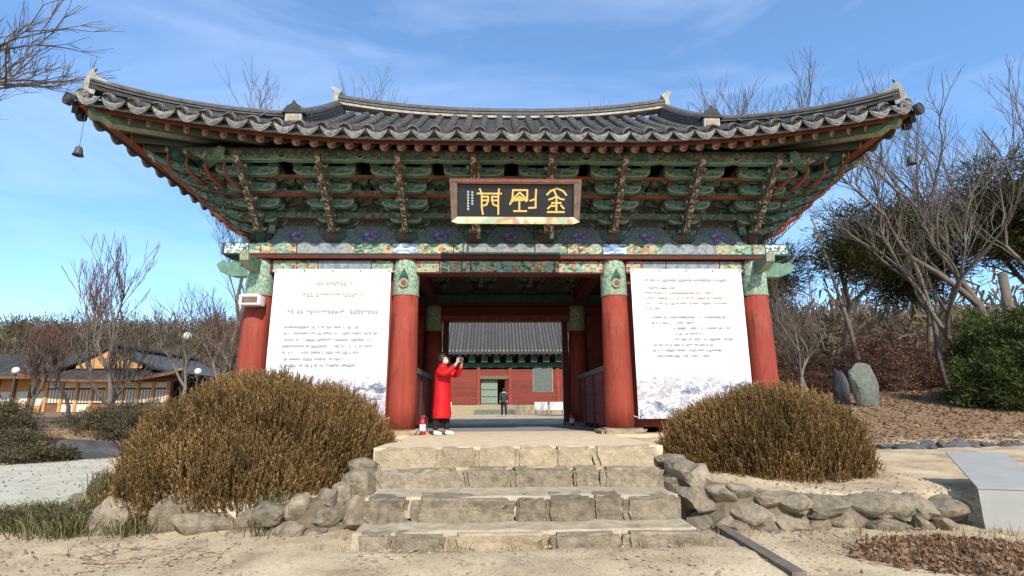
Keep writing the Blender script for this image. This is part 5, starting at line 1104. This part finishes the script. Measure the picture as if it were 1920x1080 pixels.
bp = MB(); bp.grid([[(x - .8, ey + 10.4 - 5.2 * j / 8, hz(j / 8)) for j in range(9)] for x in (-10, 11)]); obj('rear_roof', bp, M['tile_dark'], hall, smooth=True)
rw = MB(); rw.tube([(0, ey + 5.2 * j / 6, hz(j / 6) + .03) for j in range(7)], .085, 7); RW = rw.mesh('tile_row', M['tile'])
re_ = MB().lathe([(.0, 0), (.09, 0), (.09, .04), (.0, .05)], 8).mesh('end_tile', M['tile_face'])
for k in range(68): o = link('tile_row', RW, hall, loc=(-10.6 + .31 * k, 0, 0)); link('end_tile', re_, o, loc=(0, ey - .02, ez + .03), rz=(PI / 2, 0, 0))
for k in range(40): obj('rafter', MB().tube([(-10.4 + .52 * k, ey + .15, ez - .33), (-10.4 + .52 * k, ey + 2.0, ez + .9)], .07, 6), M['cream'] if False else M['rafter_end'], hall)
for (x, lab) in ((2.9, 'left white notice board before the far hall'), (4.15, 'right white notice board before the far hall')):
    t = thing('notice_board', lab, 'notice board', (x + .55, 33, 0), group='white notice boards by the far hall'); obj('board', MB().box(-.56, .52, 0, .05, .35, 1.0), M['label'], t)
    for s in (-.45, .45): obj('leg', MB().box(s - .03, s + .03, .06, .10, 0, .8), M['steel_dark'], t)
t = thing('notice_board', 'small white standing sign left of the courtyard beside the red coat', 'sign', (-3.9, 30, 0)); obj('board', MB().box(-.3, .3, 0, .05, .3, 1.0), M['label'], t); obj('leg', MB().box(-.03, .03, .06, .1, 0, .9), M['steel_dark'], t)
# ------------------------------------------------------------------ hanok at the left
hk = thing('hanok_house', 'wooden hanok house with golden gable and grey tiled roof at left', 'house', (-34.6, 38, 0)); hk.location.z = 0
def kb(nm, x0, x1, y0, y1, z0_, z1_, m_): return box_obj(nm, (x0 + 34.6, x1 + 34.6, y0 - 38, y1 - 38, z0_, z1_), M[m_], hk)
kb('stone_base', -40.5, -28.8, 36.8, 50, -.6, .35, 'stone_pale')
for k in range(9):
    x = -40 + 1.32 * k; kb('post', x - .11, x + .11, 37.9, 38.1, .35, 3.3, 'wood_gold')
    if k < 8:
        kb('wall_panel', x + .13, x + 1.19, 38.0, 38.05, .4, 1.1, 'paper' if k % 3 else 'wood_brown'); kb('window', x + .15, x + 1.17, 37.97, 38.02, 1.2, 2.35, 'paper')
        for q in range(4): kb('window_bar', x + .2 + .26 * q, x + .25 + .26 * q, 37.94, 37.968, 1.2, 2.35, 'wood_brown')
        kb('wall_panel', x + .13, x + 1.19, 38.0, 38.05, 2.5, 3.0, 'paper')
kb('back_wall', -40, -29.3, 38.3, 38.4, .35, 3.4, 'wood_brown'); kb('eave_beam', -40.6, -28.8, 37.8, 38.0, 3.05, 3.35, 'wood_brown')
b = MB(); cx = -34.75
def eave(x): q = abs(x - cx) / 6.9; return 3.15 + .75 * q ** 2.6
K = 30; b.grid([[(-41.6 + 13.7 * i / K + 34.6 + (cx + 34.6) * 0, -2.1 + 2.6 * j / 5 - .0, eave(-41.6 + 13.7 * i / K) + (4.25 - eave(-41.6 + 13.7 * i / K) * 1.0) * (j / 5) * max(0, 1 - max(0, abs(-41.6 + 13.7 * i / K - cx) - 3.2) / 3.8)) for j in range(6)] for i in range(K + 1)]); obj('skirt_roof', b, M['tile'], hk, smooth=True)
b = MB(); b.grid([[(-41.6 + 13.7 * i / K + 34.6, -2.08 + .0 * j, eave(-41.6 + 13.7 * i / K) - .22 * j) for j in range(2)] for i in range(K + 1)]); obj('eave_edge', b, M['wood_brown'], hk)
for i in range(46): x = -41.3 + .29 * i; rr_ = MB().beam((x + 34.6, -2.0, eave(x) - .22), (x + 34.6, -.2, eave(x) + .4), .1, .1); obj('rafter', rr_, M['wood_gold'], hk)
for i in range(44):
    x = -41.3 + .31 * i; top_ = .45 * max(0, 1 - max(0, abs(x - cx) - 3.2) / 3.8); obj('tile_row', MB().tube([(x + 34.6, -2.12, eave(x) + .04), (x + 34.6, -2.1 + 2.6 * max(.12, min(1, top_ / .45)), eave(x) + (4.28 - eave(x)) * min(1, top_ / .45) ** 2 + .04)], .07, 5), M['tile'], hk)
for s in (-1, 1):       # big side slopes and verge
    b = MB(); nn = 10; xe = cx + s * 6.7
    def prof(t): x = cx + (xe - cx) * t; return x, 6.05 - 2.55 * (1 - (1 - t) ** 1.55) + (.25 * t ** 3)
    b.grid([[(prof(i / nn)[0] + 34.6, yy, prof(i / nn)[1]) for yy in (-.35 + (-1.6 if i > 5 else 0) * (i - 5) / 5, 14)] for i in range(nn + 1)]); obj('main_roof', b, M['tile'], hk, smooth=True)
    b = MB(); pts = [(prof(i / nn)[0] + 34.6, -.42, prof(i / nn)[1] + .10) for i in range(0, 6)]; b.tube(pts, .11, 6); obj('verge_ridge', b, M['tile_dark'], hk)
    b = MB(); pts = [(prof(i / nn)[0] + 34.6, -.38 - 1.6 * max(0, i - 5) / 5, prof(i / nn)[1] + .12) for i in range(5, 11)]; b.tube(pts, .15, 6); obj('hip_ridge', b, M['tile_dark'], hk)
b = MB().tube([(cx + 34.6, -.5, 6.25), (cx + 34.6, 14, 6.25)], .2, 8); obj('main_ridge', b, M['tile_dark'], hk)
for k in range(18):
    x0_, x1_ = cx - 2.9 + .3222 * k, cx - 2.9 + .3222 * k + .312; zt = lambda x: 6.02 - 2.55 * (1 - (1 - abs(x - cx) / 6.7) ** 1.55)
    b = MB().prism([(x0_ + 34.6, 4.2), (x1_ + 34.6, 4.2), (x1_ + 34.6, max(4.25, zt(x1_))), (x0_ + 34.6, max(4.25, zt(x0_)))], (0, -.2, 0), (1, 0, 0), (0, 0, 1), (0, .03, 0)); obj('gable_board', b, M['wood_gold'], hk)
wg = thing('hanok_wing', 'long low hanok with grey roof at the left frame edge', 'house', (-44.5, 40.5, -.1))
b = MB(); b.grid([[(x, -2.2 + 4.4 * j / 6, 3.6 + 2.1 * (j / 6) ** .85 + .02 * abs(x)) for j in range(7)] for x in np.linspace(-8, 5.2, 12)]); obj('roof', b, M['tile'], wg, smooth=True)
for k in range(42): obj('tile_row', MB().tube([(-7.8 + .31 * k, -2.24 + 4.4 * j / 3, 3.66 + 2.1 * (j / 3) ** .85 + .02 * abs(-7.8 + .31 * k)) for j in range(4)], .07, 5), M['tile'], wg)
box_obj('ridge', (-8, 5.3, 2.05, 2.4, 5.75, 6.1), M['tile_dark'], wg); box_obj('wall', (-8, 4.6, 0, .1, 0, 3.7), M['wood_gold'], wg); box_obj('eave_board', (-8, 5.2, -2.25, -2.15, 3.45, 3.7), M['wood_brown'], wg)
for k in range(8): box_obj('window', (-7.6 + 1.5 * k, -6.6 + 1.5 * k, -.06, -.01, 1.1, 2.4), M['paper'], wg); box_obj('post', (-8 + 1.5 * k, -7.8 + 1.5 * k, -.12, -.01, 0, 3.5), M['wood_brown'], wg)
# lamps with round globes
for (x, y, h_, lab) in ((-14.87, 14, 3.75, 'tall lamp post with white globe before the left bare trees'), (-27.6, 20, 2.6, 'lamp post with white globe near the left frame edge'), (-17.4, 20, 2.5, 'lamp post with white globe right of the golden gable')):
    z = gz(x, y); t = thing('globe_lamp', lab, 'street lamp', (x, y, z), group='globe lamps at the left'); hh = h_ - z
    obj('post', MB().lathe([(.07, 0), (.05, .3), (.04, hh)], 8), M['steel_dark'], t); obj('globe', MB().lathe([(.0, .0), (.1, .02), (.17, .1), (.19, .19), (.17, .28), (.1, .36), (0, .38)], 14, (0, 0, hh)), M['globe'], t, smooth=True)
    obj('collar', MB().lathe([(.08, -.06), (.09, .0), (.06, .03)], 10, (0, 0, hh)), M['steel_dark'], t)
